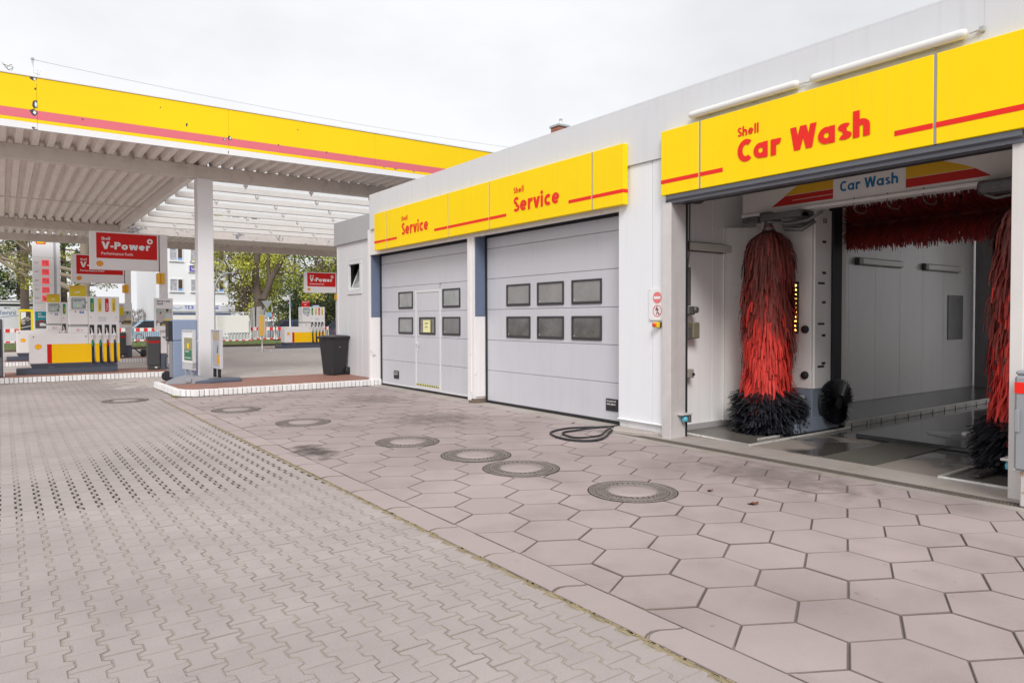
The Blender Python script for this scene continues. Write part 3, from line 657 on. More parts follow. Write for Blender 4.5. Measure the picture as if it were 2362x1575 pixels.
pn = MB(); pn.m(0).rbox(7.270, 7.2745, 12.945, 13.255, 1.275, 1.535, .001)
pn.m(1)
for k, (a, b, z) in enumerate(((13.19,13.03,1.468),(13.17,13.06,1.452),(13.18,13.05,1.39),(13.16,13.09,1.374))): pn.poly([(7.2695,a,z),(7.2695,b,z),(7.2695,b,z+.009),(7.2695,a,z+.009)])
pn.build('paper_notice', [mat('paper_yellow', (.80,.78,.40), .7), rubber], dB)
grip(14.448, 14.69, .197, .38, dB, ['Crawford', 'ABLOY'])
MB().rbox(7.29, 7.34, 11.115, 15.335, .012, .046, .006).build('bottom_seal', rubber, dB); MB().rbox(7.275, 7.299, 11.12, 15.308, 3.035, 3.098, .004).build('top_shade_strip', rubber, dB)  # dark top strip again stands for lintel shade on this door
MB().rbox(7.293, 7.299, 11.12, 12.55, .047, .085, .002).build('bottom_rail', door_trim, dB); MB().rbox(7.293, 7.299, 13.66, 15.32, .047, .085, .002).build('bottom_rail', door_trim, dB)
MB().rbox(7.272, 7.30, 15.31, 15.36, .01, 3.05, .004).build('side_seal', rubber, dB)
under(dB)

# ================================================================== yellow sign boards
def sign_board(label, y_hi, y_lo, z0, z1, seams, texts, stripes, ends):
    t = thing('sign_board', label, 'sign', (6.9, (y_hi+y_lo)/2, z0)); k0 = len(t.children)
    edges = [y_hi]+seams+[y_lo]
    for i, (a, b) in enumerate(zip(edges[:-1], edges[1:])):
        ga = 0 if i == 0 else .012; gb = 0 if i == len(edges)-2 else .012
        MB().rbox(6.90, 6.988, b+gb, a-ga, z0, z1, .006).build('face_panel', yellow_m, t)
    for s_ in seams: MB().box(6.905, 6.987, s_-.0115, s_+.0115, z0+.002, z1-.002).build('joint_trim', sign_grey, t)
    for a, b in stripes:
        m = MB()
        cuts = [a]+[s_ for s_ in seams if b < s_ < a]+[b]
        for i, (p, q) in enumerate(zip(cuts[:-1], cuts[1:])):
            p2 = p-(.0125 if i else 0); q2 = q+(.0125 if i < len(cuts)-2 else 0); m.poly([(6.8975,p2,3.276),(6.8975,q2,3.276),(6.8975,q2,3.326),(6.8975,p2,3.326)])
        if ends and abs(b-y_lo) < .01: m.poly([(6.8975,b-.0025,3.276),(6.985,b-.0025,3.276),(6.985,b-.0025,3.326),(6.8975,b-.0025,3.326)])
        m.build('red_stripe', red_m, t)
    for s_, y, z, cap, wd_, w in texts:
        m = MB(); text(m, s_, (6.8965, y, z), *FX, cap, w, width=wd_); m.build('lettering', red_m, t)
    under(t); return t
sign_board('yellow service sign board above the two grey garage doors', 14.852, 6.914, 3.115, 3.945, [14.243, 11.59, 10.186, 7.55],
 [('Shell', 13.505, 3.635, .095, .29, .19), ('Service', 13.49, 3.335, .255, 1.165, .215), ('Shell', 9.455, 3.625, .095, .285, .19), ('Service', 9.455, 3.315, .25, 1.20, .215)],
 [(14.849, 13.718), (12.106, 9.669), (8.063, 6.914)], True)
sign_board('large yellow car wash sign board above the open wash bay', 6.24, .40, 3.128, 3.947, [5.623, 2.955],
 [('Shell', 5.071, 3.635, .105, .286, .21), ('Car Wash', 5.071, 3.34, .25, 1.552, .245)],
 [(6.237, 5.277), (3.31, .45)], False)

# ================================================================== tube lamps on the fascia
clipm = mat('lamp_clip_grey', (.42,.42,.42), .4)
def tube_lamp(name, label, y0, y1, x, z, nx=-1, group=None, r=.045):
    t = thing(name, label, 'lamp', (x, (y0+y1)/2, z), 0, group); hl = abs(y1-y0)/2
    body = MB(); prof = [(0,-hl),(r*.7,-hl+.008),(r*.97,-hl+.03),(r,-hl+.06),(r,hl-.06),(r*.97,hl-.03),(r*.7,hl-.008),(0,hl)]
    body.lathe((0,0,0), prof, 16, 'y', cap=False); body.build('diffuser', lamp_white, t)
    MB().rbox(r*.25, r*1.25, -hl+.04, hl-.04, -r*.75, r*.75, .01).build('housing', clipm, t)
    for k in (-.62, -.2, .2, .62): MB().rbox(-r*.2, r*1.0, hl*k-.012, hl*k+.012, -r*1.14, -r*.86, .004).build('clip', clipm, t)
    return t
L1 = tube_lamp('tube_lamp', 'long white tube lamp above the car wash sign, at its end towards the garage doors', 4.32, 5.80, 6.925, 4.055, group='tube lamps on the fascia')
L2 = tube_lamp('tube_lamp', 'white tube lamp above the car wash sign, at its end away from the garages', 2.70, 4.19, 6.925, 4.06, group='tube lamps on the fascia')
cb = MB(); cb.tube([(6.955,2.70,4.06),(6.955,2.64,4.063),(6.975,2.60,4.065)], .008, 6); cb.rbox(6.955, 6.989, 2.585, 2.625, 4.045, 4.095, .004); tag(cb.build('lamp_cable_box', clipm), 'small grey cable box at the outer end of the tube lamps', 'cable box')
cb = MB().tube([(6.96,4.33,4.055),(6.97,4.28,4.062),(6.965,4.24,4.05),(6.96,4.19,4.06)], .006, 6); tag(cb.build('lamp_cable', clipm), 'short grey cable joining the two white tube lamps', 'cable')

# ================================================================== prohibition plate and emergency button
ns = thing('warning_sign', 'white plate with no entry and no pedestrians symbols by the wash bay', 'sign', (7.0, 6.387, 1.74))
MB().rbox(6.999, 7.012, 6.237, 6.537, 1.530, 1.945, .003).build('plate', white_p, ns)
bolt = MB()
for y in (6.25, 6.524):
    for z in (1.545, 1.93): bolt.lathe((6.997,y,z), [(.008,0),(.006,.003)], 8, 'x')
bolt.build('bolts', clipm, ns)
sm = MB(); pink = mat('faded_sign_red', (.80,.20,.20), .45)
def disc(m, y, z, r, x, n=32, r0=0):
    if r0:
        a = m.add([(x, y+math.cos(2*math.pi*i/n)*r, z+math.sin(2*math.pi*i/n)*r) for i in range(n)]); b = m.add([(x, y+math.cos(2*math.pi*i/n)*r0, z+math.sin(2*math.pi*i/n)*r0) for i in range(n)])
        for i in range(n): m.face([a[i], a[(i+1) % n], b[(i+1) % n], b[i]])
    else: m.poly([(x, y+math.cos(2*math.pi*i/n)*r, z+math.sin(2*math.pi*i/n)*r) for i in range(n)])
disc(sm.m(0), 6.387, 1.828, .076, 6.9965); sm.m(1).poly([(6.9955,6.447,1.811),(6.9955,6.327,1.811),(6.9955,6.327,1.845),(6.9955,6.447,1.845)])
sm.build('no_entry_symbol', [pink, white_p], ns)
sm = MB(); disc(sm.m(0), 6.387, 1.655, .078, 6.9962, 32, .066)
x = 6.9957; f = sm.m(1)
disc(f, 6.392, 1.700, .011, x, 12)
for q in ([(6.400,1.688),(6.384,1.690),(6.372,1.645),(6.392,1.643)], [(6.390,1.645),(6.378,1.647),(6.396,1.602),(6.406,1.606)], [(6.384,1.646),(6.372,1.646),(6.352,1.606),(6.362,1.600)], [(6.398,1.686),(6.394,1.677),(6.416,1.655),(6.420,1.662)], [(6.384,1.686),(6.386,1.676),(6.360,1.664),(6.357,1.672)]): f.poly([(x,a,b) for a, b in q])
sm.m(0).poly([(6.9950,6.387+.052,1.655+.046),(6.9950,6.387+.046,1.655+.052),(6.9950,6.387-.052,1.655-.046),(6.9950,6.387-.046,1.655-.052)])
sm.build('no_pedestrian_symbol', [pink, rubber], ns); under(ns)
eb = thing('emergency_button', 'red mushroom emergency button on a yellow box below the warning plate', 'emergency button', (7.0, 6.387, 1.47))
MB().rbox(6.998, 7.018, 6.325, 6.415, 1.432, 1.508, .004).build('back_box', frame_dk, eb); MB().rbox(6.945, 6.997, 6.328, 6.412, 1.434, 1.506, .008).build('box', mat('button_yellow', (.85,.55,.02), .4), eb)
MB().lathe((6.945,6.37,1.47), [(.012,0),(.012,-.02),(.026,-.022),(.028,-.034),(.02,-.044),(0,-.046)], 20, 'x').build('button', mat('button_red', (.75,.06,.03), .35), eb); under(eb)
# hose lying by the wall
hs = MB()
def spl(pts, n=10, closed=False):
    P = [Vector(p) for p in pts]; out = []
    for i in range(len(P)-1):
        p0, p1, p2, p3 = P[max(i-1,0)], P[i], P[i+1], P[min(i+2, len(P)-1)]
        for k in range(n):
            t = k/n; out.append(.5*((2*p1)+(-p0+p2)*t+(2*p0-5*p1+4*p2-p3)*t*t+(-p0+3*p1-3*p2+p3)*t*t*t))
    out.append(P[-1]); return out
hs.tube(spl([(7.20,7.12,.07),(7.06,7.16,.035),(6.85,7.34,.016),(6.45,7.52,.016),(6.05,7.42,.016),(5.88,7.20,.016),(5.82,6.92,.016),(5.86,6.68,.016),(6.02,6.56,.016),(6.25,6.62,.016),(6.55,6.83,.022),(6.85,7.07,.045),(6.62,7.20,.04),(6.35,7.30,.018),(6.12,7.27,.017),(6.00,7.06,.017),(5.99,6.86,.017),(6.08,6.70,.035),(6.30,6.72,.038),(6.60,6.92,.05),(6.92,7.10,.05),(7.15,7.125,.03)], 8), .0135, 8)
tag(hs.build('black_hose', rubber), 'black rubber hose looped on the hexagon slabs beside the wall', 'hose')
# chimney behind the roof
ch = thing('chimney', 'red brick chimney with a grey capping slab rising behind the white roof edge', 'chimney', (13.15, 15.75, 4.2))
brick = mat('chimney_brick', (.40,.17,.12), .85, var=.2, scale=30)
def chim():
    m = MB(); z = 0; i = 0
    while z < 2.86:
        s_ = .185; m.box(-s_, s_, -s_, s_, z, z+.062); m.box(-s_+.008, s_-.008, -s_+.008, s_-.008, z+.062, z+.075); z += .075
    return m
chim().build('stack', brick, ch); MB().rbox(-.22, .22, -.22, .22, 2.86, 2.93, .01).build('cap', mat('chimney_cap', (.42,.44,.45), .7), ch)
MB().cyl((.02,-.02,2.93), (.02,-.02,3.12), .05, 12).build('flue', white_p, ch)
# ================================================================== car wash tunnel
tun_w = mat('tunnel_wall_white', (.88,.865,.86), .30, var=.04, scale=1.2, streak=.08, stain=((.48,.44,.40), .8, .62, .9, .35))
tun_d = mat('tunnel_grime_grey', (.40,.385,.38), .6, var=.2, scale=2)
wetfloor = mat('wet_concrete', (.27,.235,.205), .6, var=.15, scale=1.4, bump=.12, bscale=40)
def puddle(m):
    t = m.node_tree; n = t.nodes.new; l = t.links.new; b = t.nodes['Principled BSDF']; src = b.inputs['Base Color'].links[0].from_socket
    g = n('ShaderNodeNewGeometry'); nz = n('ShaderNodeTexNoise'); nz.inputs['Scale'].default_value = .62; nz.inputs['Detail'].default_value = 5; l(g.outputs['Position'], nz.inputs['Vector'])
    sx = n('ShaderNodeSeparateXYZ'); l(g.outputs['Position'], sx.inputs[0])
    gr = n('ShaderNodeMapRange'); gr.inputs[1].default_value = 7.1; gr.inputs[2].default_value = 9.6; gr.inputs[3].default_value = -.13; gr.inputs[4].default_value = .30; l(sx.outputs[0], gr.inputs[0])
    ad = n('ShaderNodeMath'); ad.operation = 'ADD'; l(nz.outputs['Fac'], ad.inputs[0]); l(gr.outputs[0], ad.inputs[1])
    f = n('ShaderNodeMapRange'); f.inputs[1].default_value = .50; f.inputs[2].default_value = .565; l(ad.outputs[0], f.inputs[0])
    mi = n('ShaderNodeMix'); mi.data_type = 'RGBA'; l(f.outputs[0], mi.inputs[0]); l(src, mi.inputs[6]); mi.inputs[7].default_value = (.075,.066,.06,1); l(mi.outputs[2], b.inputs['Base Color'])
    r = n('ShaderNodeMapRange'); r.inputs[3].default_value = .62; r.inputs[4].default_value = .10; l(f.outputs[0], r.inputs[0]); l(r.outputs[0], b.inputs['Roughness'])
    bp_ = b.inputs['Normal'].links[0].from_node; iv = n('ShaderNodeMapRange'); iv.inputs[3].default_value = .12; iv.inputs[4].default_value = .004; l(f.outputs[0], iv.inputs[0]); l(iv.outputs[0], bp_.inputs['Strength'])
puddle(wetfloor)
fl = tag(MB().poly([(7.35,1.9,.002),(18.5,1.9,.002),(18.5,6.6,.002),(7.35,6.6,.002)]).build('car_wash_floor', wetfloor), kind='structure')
# wall lining panels along the left wall, right wall, ceiling, exit
x = 7.30
while x < 17.0:
    w = min(.92, 17.0-x); bp('lining_panel', MB().rbox(x+.0015, x+w-.0015, 6.46, 6.50, .07, 3.60, .003), tun_w); x += w
bp('tunnel_wall', MB().box(7.30, 17.2, 6.50, 6.74, 0, 4.19), tun_w); bp('skirting', MB().rbox(7.30, 17.0, 6.43, 6.462, .002, .085, .004), tun_d)
bp('tunnel_wall', MB().box(7.26, 17.2, 1.985, 2.06, 0, 4.19), tun_w)
bp('tunnel_ceiling', MB().box(7.30, 17.2, 2.06, 6.50, 3.62, 3.74), tun_w)
sheet('rear_bounce_sheet', 17.2, 30, -6, 14, .0, apron_m)  # pale sheet added behind the exit to bounce daylight into the tunnel
ex = MB(); ex.box(17.08, 17.2, 5.95, 6.455, 0, 3.62); bp('exit_pier', ex, mat('exit_pier_grey', (.33,.32,.335), .6, var=.12, streak=.2))
bp('exit_jamb', MB().box(17.06, 17.2, 5.72, 5.945, 0, 3.2), rubber); bp('exit_jamb', MB().box(17.06, 17.2, 2.07, 2.30, 0, 3.2), rubber)
bp('exit_header', MB().box(17.06, 17.2, 2.07, 5.91, 3.35, 3.61), tun_d)
gw = thing('boundary_wall', 'pale wall standing beyond the far exit of the car wash', 'wall', (26, 4, 0)); MB().rbox(-.1, .1, -9, 9, .4, 2.8, .01).build('wall_face', white_wall, gw); MB().rbox(-.14, .14, -9, 9, -.18, .4, .01).build('wall_base', tun_d, gw)
# guide rails: raised kerb on the left with metal edge, entry pits framed by white bars
rail_w = mat('rail_worn_white', (.62,.60,.57), .4, metal=.3, var=.2, scale=6, stain=((.12,.10,.08), 9, .55, .7, .6))
railc = mat('rail_dark_wet', (.07,.066,.063), .22, var=.3, scale=3)
kb = thing('guide_kerb', 'raised dark kerb with metal edge guiding cars along the wash lane', 'kerb', (7.35, 5.8, 0))
MB().rbox(9.62, 16.88, 5.27, 6.42, .003, .075, .006).build('kerb_top', railc, kb)
MB().rbox(9.62, 16.88, 5.235, 5.268, .003, .090, .004).build('metal_edge', rail_w, kb)
for k in range(17): MB().box(9.75+k*.42, 9.762+k*.42, 5.230, 5.2345, .004, .06).build('joint', rubber, kb)
under(kb)
fr_ = thing('rail_frame', 'worn white metal frame bars around the wet floor pit by the red brush', 'rail', (7.3, 5.7, 0))
MB().tube([(7.42,6.26,.012),(7.325,5.20,.012)], .018, 8).build('frame_bar', rail_w, fr_); MB().rbox(7.31, 9.62, 5.165, 5.20, .003, .030, .004).build('frame_bar', rail_w, fr_); MB().rbox(7.75, 8.45, 5.36, 5.385, .003, .03, .004).build('guide_bar', rail_w, fr_); under(fr_)
pit = mat('pit_floor_wet', (.14,.125,.11), .3, var=.35, scale=2.2)
tag(MB().poly([(7.34,5.21,.0042),(9.6,5.21,.0042),(9.6,6.42,.0042),(7.43,6.42,.0042)]).build('pit_floor', pit), kind='structure'); tag(MB().poly([(7.33,2.08,.0042),(10.5,2.08,.0042),(10.5,3.02,.0042),(7.33,3.02,.0042)]).build('pit_floor', pit), kind='structure')
fr2 = thing('rail_frame', 'white metal frame bars around the floor pit beside the pale entrance post', 'rail', (7.3, 2.7, 0))
MB().tube([(7.31,3.06,.014),(7.31,2.38,.014)], .018, 8).build('frame_bar', rail_w, fr2); MB().rbox(7.33, 9.6, 3.03, 3.065, .003, .03, .004).build('frame_bar', rail_w, fr2)
MB().prism([(7.55,2.80,.02),(7.55,2.88,.02),(8.4,2.82,.06),(8.4,2.74,.06)], (0,0,.03)).build('guide_bar', railc, fr2); under(fr2)
gp = thing('floor_grate', 'dark green-grey floor mat plate set in the wash lane', 'grate', (8, 4, .003)); gm_ = mat('grate_dark', (.10,.095,.08), .5, var=.3, scale=40, bump=.6, bscale=120)
MB().rbox(7.38, 8.95, 3.72, 4.30, .0045, .011, .003).build('plate', gm_, gp); under(gp)
pt = thing('raised_floor_plate', 'black raised plate with a drain fitting on the wash floor', 'plate', (10, 3.9, 0)); MB().rbox(8.95, 11.6, 3.35, 4.75, .004, .055, .008).build('plate', mat('plate_black_wet', (.04,.04,.042), .10, var=.3), pt)
MB().lathe((9.9,3.85,.055), [(.42,0),(.40,.006),(.0,.006)], 32).build('lid', mat('lid_grey_wet', (.16,.16,.17), .15, var=.3), pt); MB().rbox(9.85, 9.98, 3.80, 3.86, .061, .10, .006).build('fitting', steel, pt); under(pt)

# ------------------------------------------------------------------ gantry
g_white = mat('gantry_white', (.80,.77,.74), .42, var=.06, scale=2, stain=((.28,.24,.21), 2.4, .6, .8, .5))
g_edge = mat('gantry_edge_white', (.84,.82,.80), .4, var=.05)
g_blue = mat('gantry_base_bluegrey', (.21,.24,.30), .4, var=.15, scale=3)
gearm = mat('gear_grey', (.16,.155,.15), .45, metal=.4, var=.35, scale=14)
gt = thing('wash_gantry', 'white car wash gantry machine with a printed header panel', 'wash gantry', (8.9, 4.3, 0))
def gb(name, m, mt): return m.build(name, mt, gt)
cab = MB(); cab.rbox(8.82, 8.86, 5.30, 5.98, .60, 3.0, .004); gb('cabinet_front', cab, g_white)
sd_ = MB(); sd_.rbox(8.86, 9.26, 5.272, 5.30, .60, 3.02, .004); gb('cabinet_side', sd_, g_edge)
gb('cabinet_body', MB().rbox(8.862, 9.60, 5.305, 6.20, .58, 3.0, .006), g_white)
sl_ = MB()
for z in (2.57, 2.15, 1.75, 1.30, .92): sl_.rbox(9.03, 9.12, 5.268, 5.2715, z, z+.035, .001)
for z in (2.03, 1.48, .90): sl_.rbox(8.93, 9.09, 5.267, 5.2705, z-.02, z+.01, .001)
for z, y_ in ((2.88, 9.05), (2.88, 9.10)): sl_.rbox(y_, y_+.025, 5.268, 5.2715, z-.04, z+.03, .001)
gb('slots', sl_, rubber)
kn = MB(); 
for z in (1.40, .78): kn.lathe((8.82,5.385,z), [(.055,0),(.05,-.03),(.02,-.035),(0,-.036)], 20, 'x')
gb('black_caps', kn, rubber)
gb('mast_rail', MB().rbox(9.27, 9.50, 5.25, 5.32, .05, 3.1, .004), rubber); gb('mast_rail_light', MB().rbox(9.52, 9.66, 5.28, 5.36, .4, 3.1, .004), g_edge)
gb('base_box', MB().rbox(8.36, 9.42, 5.24, 5.40, .035, .22, .006), g_blue); gb('base_box', MB().rbox(8.82, 9.40, 5.28, 6.2, .20, .595, .008), g_blue)
gb('base_label', MB().rbox(8.812, 8.82, 5.39, 5.52, .25, .50, .003), g_edge); gb('label_knob', MB().lathe((8.81,5.37,.36), [(.03,0),(.03,-.03),(0,-.035)], 12, 'x'), rubber)
# curved splash panel
def cpan(u, v): 
    y = 6.44-.72*u; x_ = 8.46+.62*u+.10*math.sin(u*math.pi); return (x_+.02*v, y, .08+2.78*v)
sp = MB(); sp.grid(cpan, 10, 1); gb('splash_panel', sp, g_white); sp = MB(); sp.rbox(8.438, 8.462, 6.425, 6.455, .07, 2.86, .004); gb('panel_edge', sp, g_edge)
# LED column
led = MB(); led.rbox(8.795, 8.82, 5.48, 5.565, 1.34, 2.05, .004); gb('signal_strip', led, rubber)
for k in range(11):
    d = MB().lathe((8.795,5.515,1.39+k*.061), [(.013,0),(.012,-.006),(.006,-.010),(0,-.011)], 10, 'x'); gb('signal_light', d, mat('signal_glow', (1.,.62,.12), .4, emit=5.))
# header panel with flat print
gb('header_panel', MB().rbox(8.44, 8.50, 2.60, 6.12, 3.00, 3.50, .004), g_white); gb('header_gutter', MB().rbox(8.41, 8.60, 2.60, 6.12, 2.955, 2.998, .006), g_edge)
gb('cross_beam', MB().rbox(8.52, 8.9, 2.4, 6.15, 3.02, 3.45, .01), g_white)
pr_ = MB(); hx = 8.4385
gold, hred, hblue = mat('print_gold', (.74,.42,.02), .45), mat('print_red', (.55,.02,.015), .45), mat('print_blue', (.02,.18,.38), .45)
pr_.m(0).poly([(hx,5.47,3.17),(hx,4.79,3.17),(hx,4.79,3.33),(hx,5.20,3.33)]); pr_.m(1).poly([(hx,5.66,3.045),(hx,4.79,3.045),(hx,4.79,3.165),(hx,5.46,3.165)])
pr_.m(2).poly([(hx-.0008,5.35,3.095),(hx-.0008,4.79,3.10),(hx-.0008,4.79,3.106),(hx-.0008,5.35,3.10)])
pr_.m(2).poly([(hx-.0004,4.785,3.01),(hx-.0004,3.92,3.01),(hx-.0004,3.92,3.45),(hx-.0004,4.785,3.45)])
pr_.m(0).poly([(hx,3.915,3.15),(hx,3.20,3.15),(hx,3.36,3.22),(hx,3.60,3.31),(hx,3.915,3.36)]); pr_.m(1).poly([(hx,3.915,3.045),(hx,3.05,3.045),(hx,3.20,3.145),(hx,3.915,3.145)])
text(pr_.m(3), 'Car Wash', (hx-.0006, 4.70, 3.115), *FX, .125, .20, width=.71)
gb('header_print', pr_, [gold, hred, g_edge, hblue])
# gearing above the brushes
gr_ = MB(); gr_.rbox(8.30, 8.62, 5.15, 5.75, 2.86, 2.95, .01); gr_.lathe((8.45,5.72,2.78), [(.05,0),(.05,.16),(.11,.17),(.11,.2)], 16); gr_.tube([(8.35,5.65,2.85),(8.3,5.3,2.78),(8.32,5.05,2.80),(8.4,4.9,2.90)], .02, 8); gr_.cyl((8.42,5.45,2.84), (8.42,5.15,2.84), .09, 16)
gr_.tube(_p := [(8.5,5.55,2.9),(8.46,5.45,2.74),(8.5,5.25,2.72),(8.56,5.1,2.82)], .035, 8); gr_.rbox(8.4, 8.5, 5.85, 6.1, 2.86, 2.95, .01)
gb('brush_drive', gr_, gearm)
gr_ = MB(); gr_.rbox(8.22, 8.46, 2.55, 3.10, 2.84, 2.97, .03); gr_.cyl((8.34,3.12,2.91), (8.34,2.6,2.91), .075, 16); gr_.tube([(8.3,3.05,2.83),(8.28,2.95,2.78),(8.30,2.8,2.80),(8.33,2.74,2.72)], .02, 8)
gb('brush_drive', gr_, gearm)
hk = MB()
for y_ in (4.52, 4.12, 3.72): hk.tube(spl([(8.44,y_,3.02),(8.43,y_,2.90),(8.46,y_-.03,2.84),(8.56,y_-.06,2.83),(8.62,y_-.06,2.88)], 5), .006, 6)
gb('hooks', hk, gearm)
gb('wheel_guard', MB().rbox(9.40, 9.60, 5.25, 5.40, .05, .20, .01), g_blue)
# right leg
gb('cabinet_body', MB().rbox(8.86, 9.60, 2.10, 2.60, .3, 3.0, .006), g_white)
under(gt)

# ------------------------------------------------------------------ brushes
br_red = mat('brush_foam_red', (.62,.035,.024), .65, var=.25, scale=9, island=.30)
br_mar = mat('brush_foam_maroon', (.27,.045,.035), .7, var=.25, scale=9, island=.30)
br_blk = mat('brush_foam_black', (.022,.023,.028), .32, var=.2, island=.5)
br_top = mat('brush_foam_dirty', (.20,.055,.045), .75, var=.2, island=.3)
def strip(m, p0, d, side, L_, w, droop, seg=3, drop0=0., hang=False):
    P = [Vector(p0)+d*(L_*((1-(1-t)**2.2) if hang else t))+Vector((0,0,-1))*(droop*(t**1.5 if hang else t*t)+drop0*t) for t in [k/seg for k in range(seg+1)]]
    ids = []
    for k, p in enumerate(P):
        q = side*(w/2)*(1 if k < seg else .6); ids.append(m.add([tuple(p-q), tuple(p+q)]))
    for a, b in zip(ids[:-1], ids[1:]): m.face([a[0], a[1], b[1], b[0]])
def vertical_brush(label, loc, seed):
    random.seed(seed); t = thing('wash_brush', label, 'wash brush', loc, 0, 'standing wash brushes')
    MB().cyl((0,0,.15), (0,0,2.80), .07, 16).build('core', br_top, t)
    groups = {'dirty_strips': MB(), 'maroon_strips': MB(), 'red_strips': MB()}
    for k in range(4300):
        z = .62+2.13*random.random()**.93; a = random.uniform(0, 2*math.pi); lean = .22*math.sin(a*2+z*2.2)+random.gauss(0,.08)
        d = Vector((math.cos(a+lean), math.sin(a+lean), 0)); s_ = Vector((-d.y, d.x, random.uniform(-.35,.35))).normalized()
        top = max(0, (z-2.66)/.1)**2; r_out = (.27-.07*top)*random.uniform(.72, 1.12)*(1+.10*math.sin(a*5+z*9)+.07*math.sin(a*2-z*5))+.05*max(0, (1.0-z)/.5)
        hue = z+random.gauss(0,.22)+.20*math.sin(a*3+z*4)
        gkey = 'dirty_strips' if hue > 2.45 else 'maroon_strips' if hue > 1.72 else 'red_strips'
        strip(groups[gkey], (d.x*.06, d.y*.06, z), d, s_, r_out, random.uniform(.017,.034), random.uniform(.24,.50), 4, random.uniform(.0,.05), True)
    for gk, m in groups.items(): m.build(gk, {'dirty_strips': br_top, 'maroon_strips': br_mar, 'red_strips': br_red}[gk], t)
    m = MB()
    for k in range(1900):
        z = .13+.50*random.random(); a = random.uniform(0, 2*math.pi); d = Vector((math.cos(a), math.sin(a), 0)); s_ = Vector((-d.y, d.x, random.uniform(-.5,.5))).normalized()
        prof = .52*(1-.22*abs((z-.42)/.35)**1.6)-.05
        strip(m, (d.x*.06, d.y*.06, z), d, s_, prof*random.uniform(.88,1.06), random.uniform(.02,.04), random.uniform(.06,.26), 3)
    m.build('black_bristles', br_blk, t)
    MB().lathe((0,0,2.74), [(.09,0),(.05,.08),(.04,.22)], 16).build('hub', gearm, t); return t
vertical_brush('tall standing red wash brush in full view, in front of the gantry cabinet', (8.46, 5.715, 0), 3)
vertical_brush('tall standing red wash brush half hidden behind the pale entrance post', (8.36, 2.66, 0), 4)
random.seed(9)
hb = thing('wash_brush', 'dark red horizontal roof brush hanging across the wash bay', 'wash brush', (9.8, 4.35, 2.86)); m = MB()
for k in range(5200):
    y = random.uniform(-1.12, 1.12); a = random.uniform(0, 2*math.pi); d = Vector((math.cos(a), random.gauss(0,.08), math.sin(a))); s_ = Vector((random.uniform(-.4,.4), 1, random.uniform(-.4,.4))).normalized()
    strip(m, (0, y, 0), d, s_, random.uniform(.26,.35), random.uniform(.012,.02), random.uniform(0,.06), 2)
m.build('maroon_strips', mat('roof_brush_maroon', (.26,.022,.018), .7, var=.3, scale=7, island=.4), hb); MB().cyl((0,-1.2,0), (0,1.2,0), .07, 14).build('core', br_top, hb)
wb = thing('wheel_brush', 'round black wheel brush on the gantry base', 'wheel brush', (9.21, 5.16, .41)); m = MB()
for k in range(1500):
    a = random.uniform(0, 2*math.pi); d = Vector((math.cos(a), random.uniform(-.2,.1), math.sin(a))); strip(m, (d.x*.1, random.uniform(-.06,.06), d.z*.1), d, Vector((-d.z*.5, .8, d.x*.5)).normalized(), random.uniform(.175,.215), .02, .0, 1)
m.build('bristles', br_blk, wb); MB().cyl((0,.1,0), (0,-.03,0), .27, 28).build('hub', rubber, wb)

# ------------------------------------------------------------------ wall fittings
def wall_lamp(label, x0, x1):
    t = thing('wall_lamp', label, 'lamp', ((x0+x1)/2, 6.43, 2.55), 0, 'wall lamps in the car wash'); h_ = (x1-x0)/2
    MB().rbox(-h_+.13, h_, -.05, .0, -.055, .055, .012).build('diffuser', mat('lamp_diffuser_dusty', (.66,.64,.58), .3, var=.08), t); MB().rbox(-h_, -h_+.128, -.055, .0, -.06, .06, .01).build('end_box', gearm, t); MB().rbox(-h_, h_, .0, .028, -.07, .07, .006).build('back_plate', gearm, t)
wall_lamp('dusty tube lamp on the wash tunnel wall close to the entrance jamb', 7.50, 8.70); wall_lamp('dusty tube lamp on the wash tunnel wall below the dark red roof brush', 12.1, 13.72); wall_lamp('dusty tube lamp on the wash tunnel wall above the grey metal door panel', 14.6, 16.2)
ap = thing('access_panel', 'grey metal hatch with a rusty spot on the wash tunnel wall', 'hatch', (15.9, 6.45, 1.6)); MB().rbox(15.75, 16.45, 6.44, 6.458, 1.10, 2.02, .006).build('hatch', mat('hatch_steel', (.25,.25,.26), .4, metal=.4, var=.3, scale=3, stain=((.22,.06,.02), 6, .66, .7, .9)), ap); under(ap)
cvb = thing('control_box', 'grey junction box on the inner edge of the wash bay door', 'control box', (7.5, 6.4, 1.4)); MB().rbox(7.62, 7.76, 6.30, 6.455, 1.28, 1.50, .012).build('box', mat('box_olive', (.20,.18,.12), .5, var=.2), cvb); MB().rbox(7.54, 7.62, 6.33, 6.455, 1.27, 1.44, .008).build('bracket', gearm, cvb); under(cvb)
cv2 = thing('limit_switch', 'small grey limit switch with a round dial above the junction box', 'switch', (7.5, 6.4, 1.6)); MB().rbox(7.54, 7.70, 6.32, 6.455, 1.60, 1.72, .02).build('body', gearm, cv2); MB().lathe((7.68,6.32,1.67), [(.045,0),(.045,-.03),(.02,-.035),(0,-.036)], 16, 'y').build('dial', gearm, cv2); MB().rbox(7.54, 7.62, 6.34, 6.456, 1.73, 2.25, .006).build('rail', gearm, cv2); under(cv2)
cv3 = thing('door_latch', 'small grey latch low on the inner wash bay wall', 'latch', (7.45, 6.4, .75)); MB().rbox(7.55, 7.68, 6.33, 6.455, .74, .86, .01).build('latch_body', mat('latch_beige', (.33,.30,.26), .5), cv3); MB().lathe((7.65,6.33,.79), [(.02,0),(.02,-.02),(0,-.022)], 12, 'y').build('pin', rubber, cv3); under(cv3)
ltb = mat('sensor_lens_blue', (.10,.42,.55), .2)
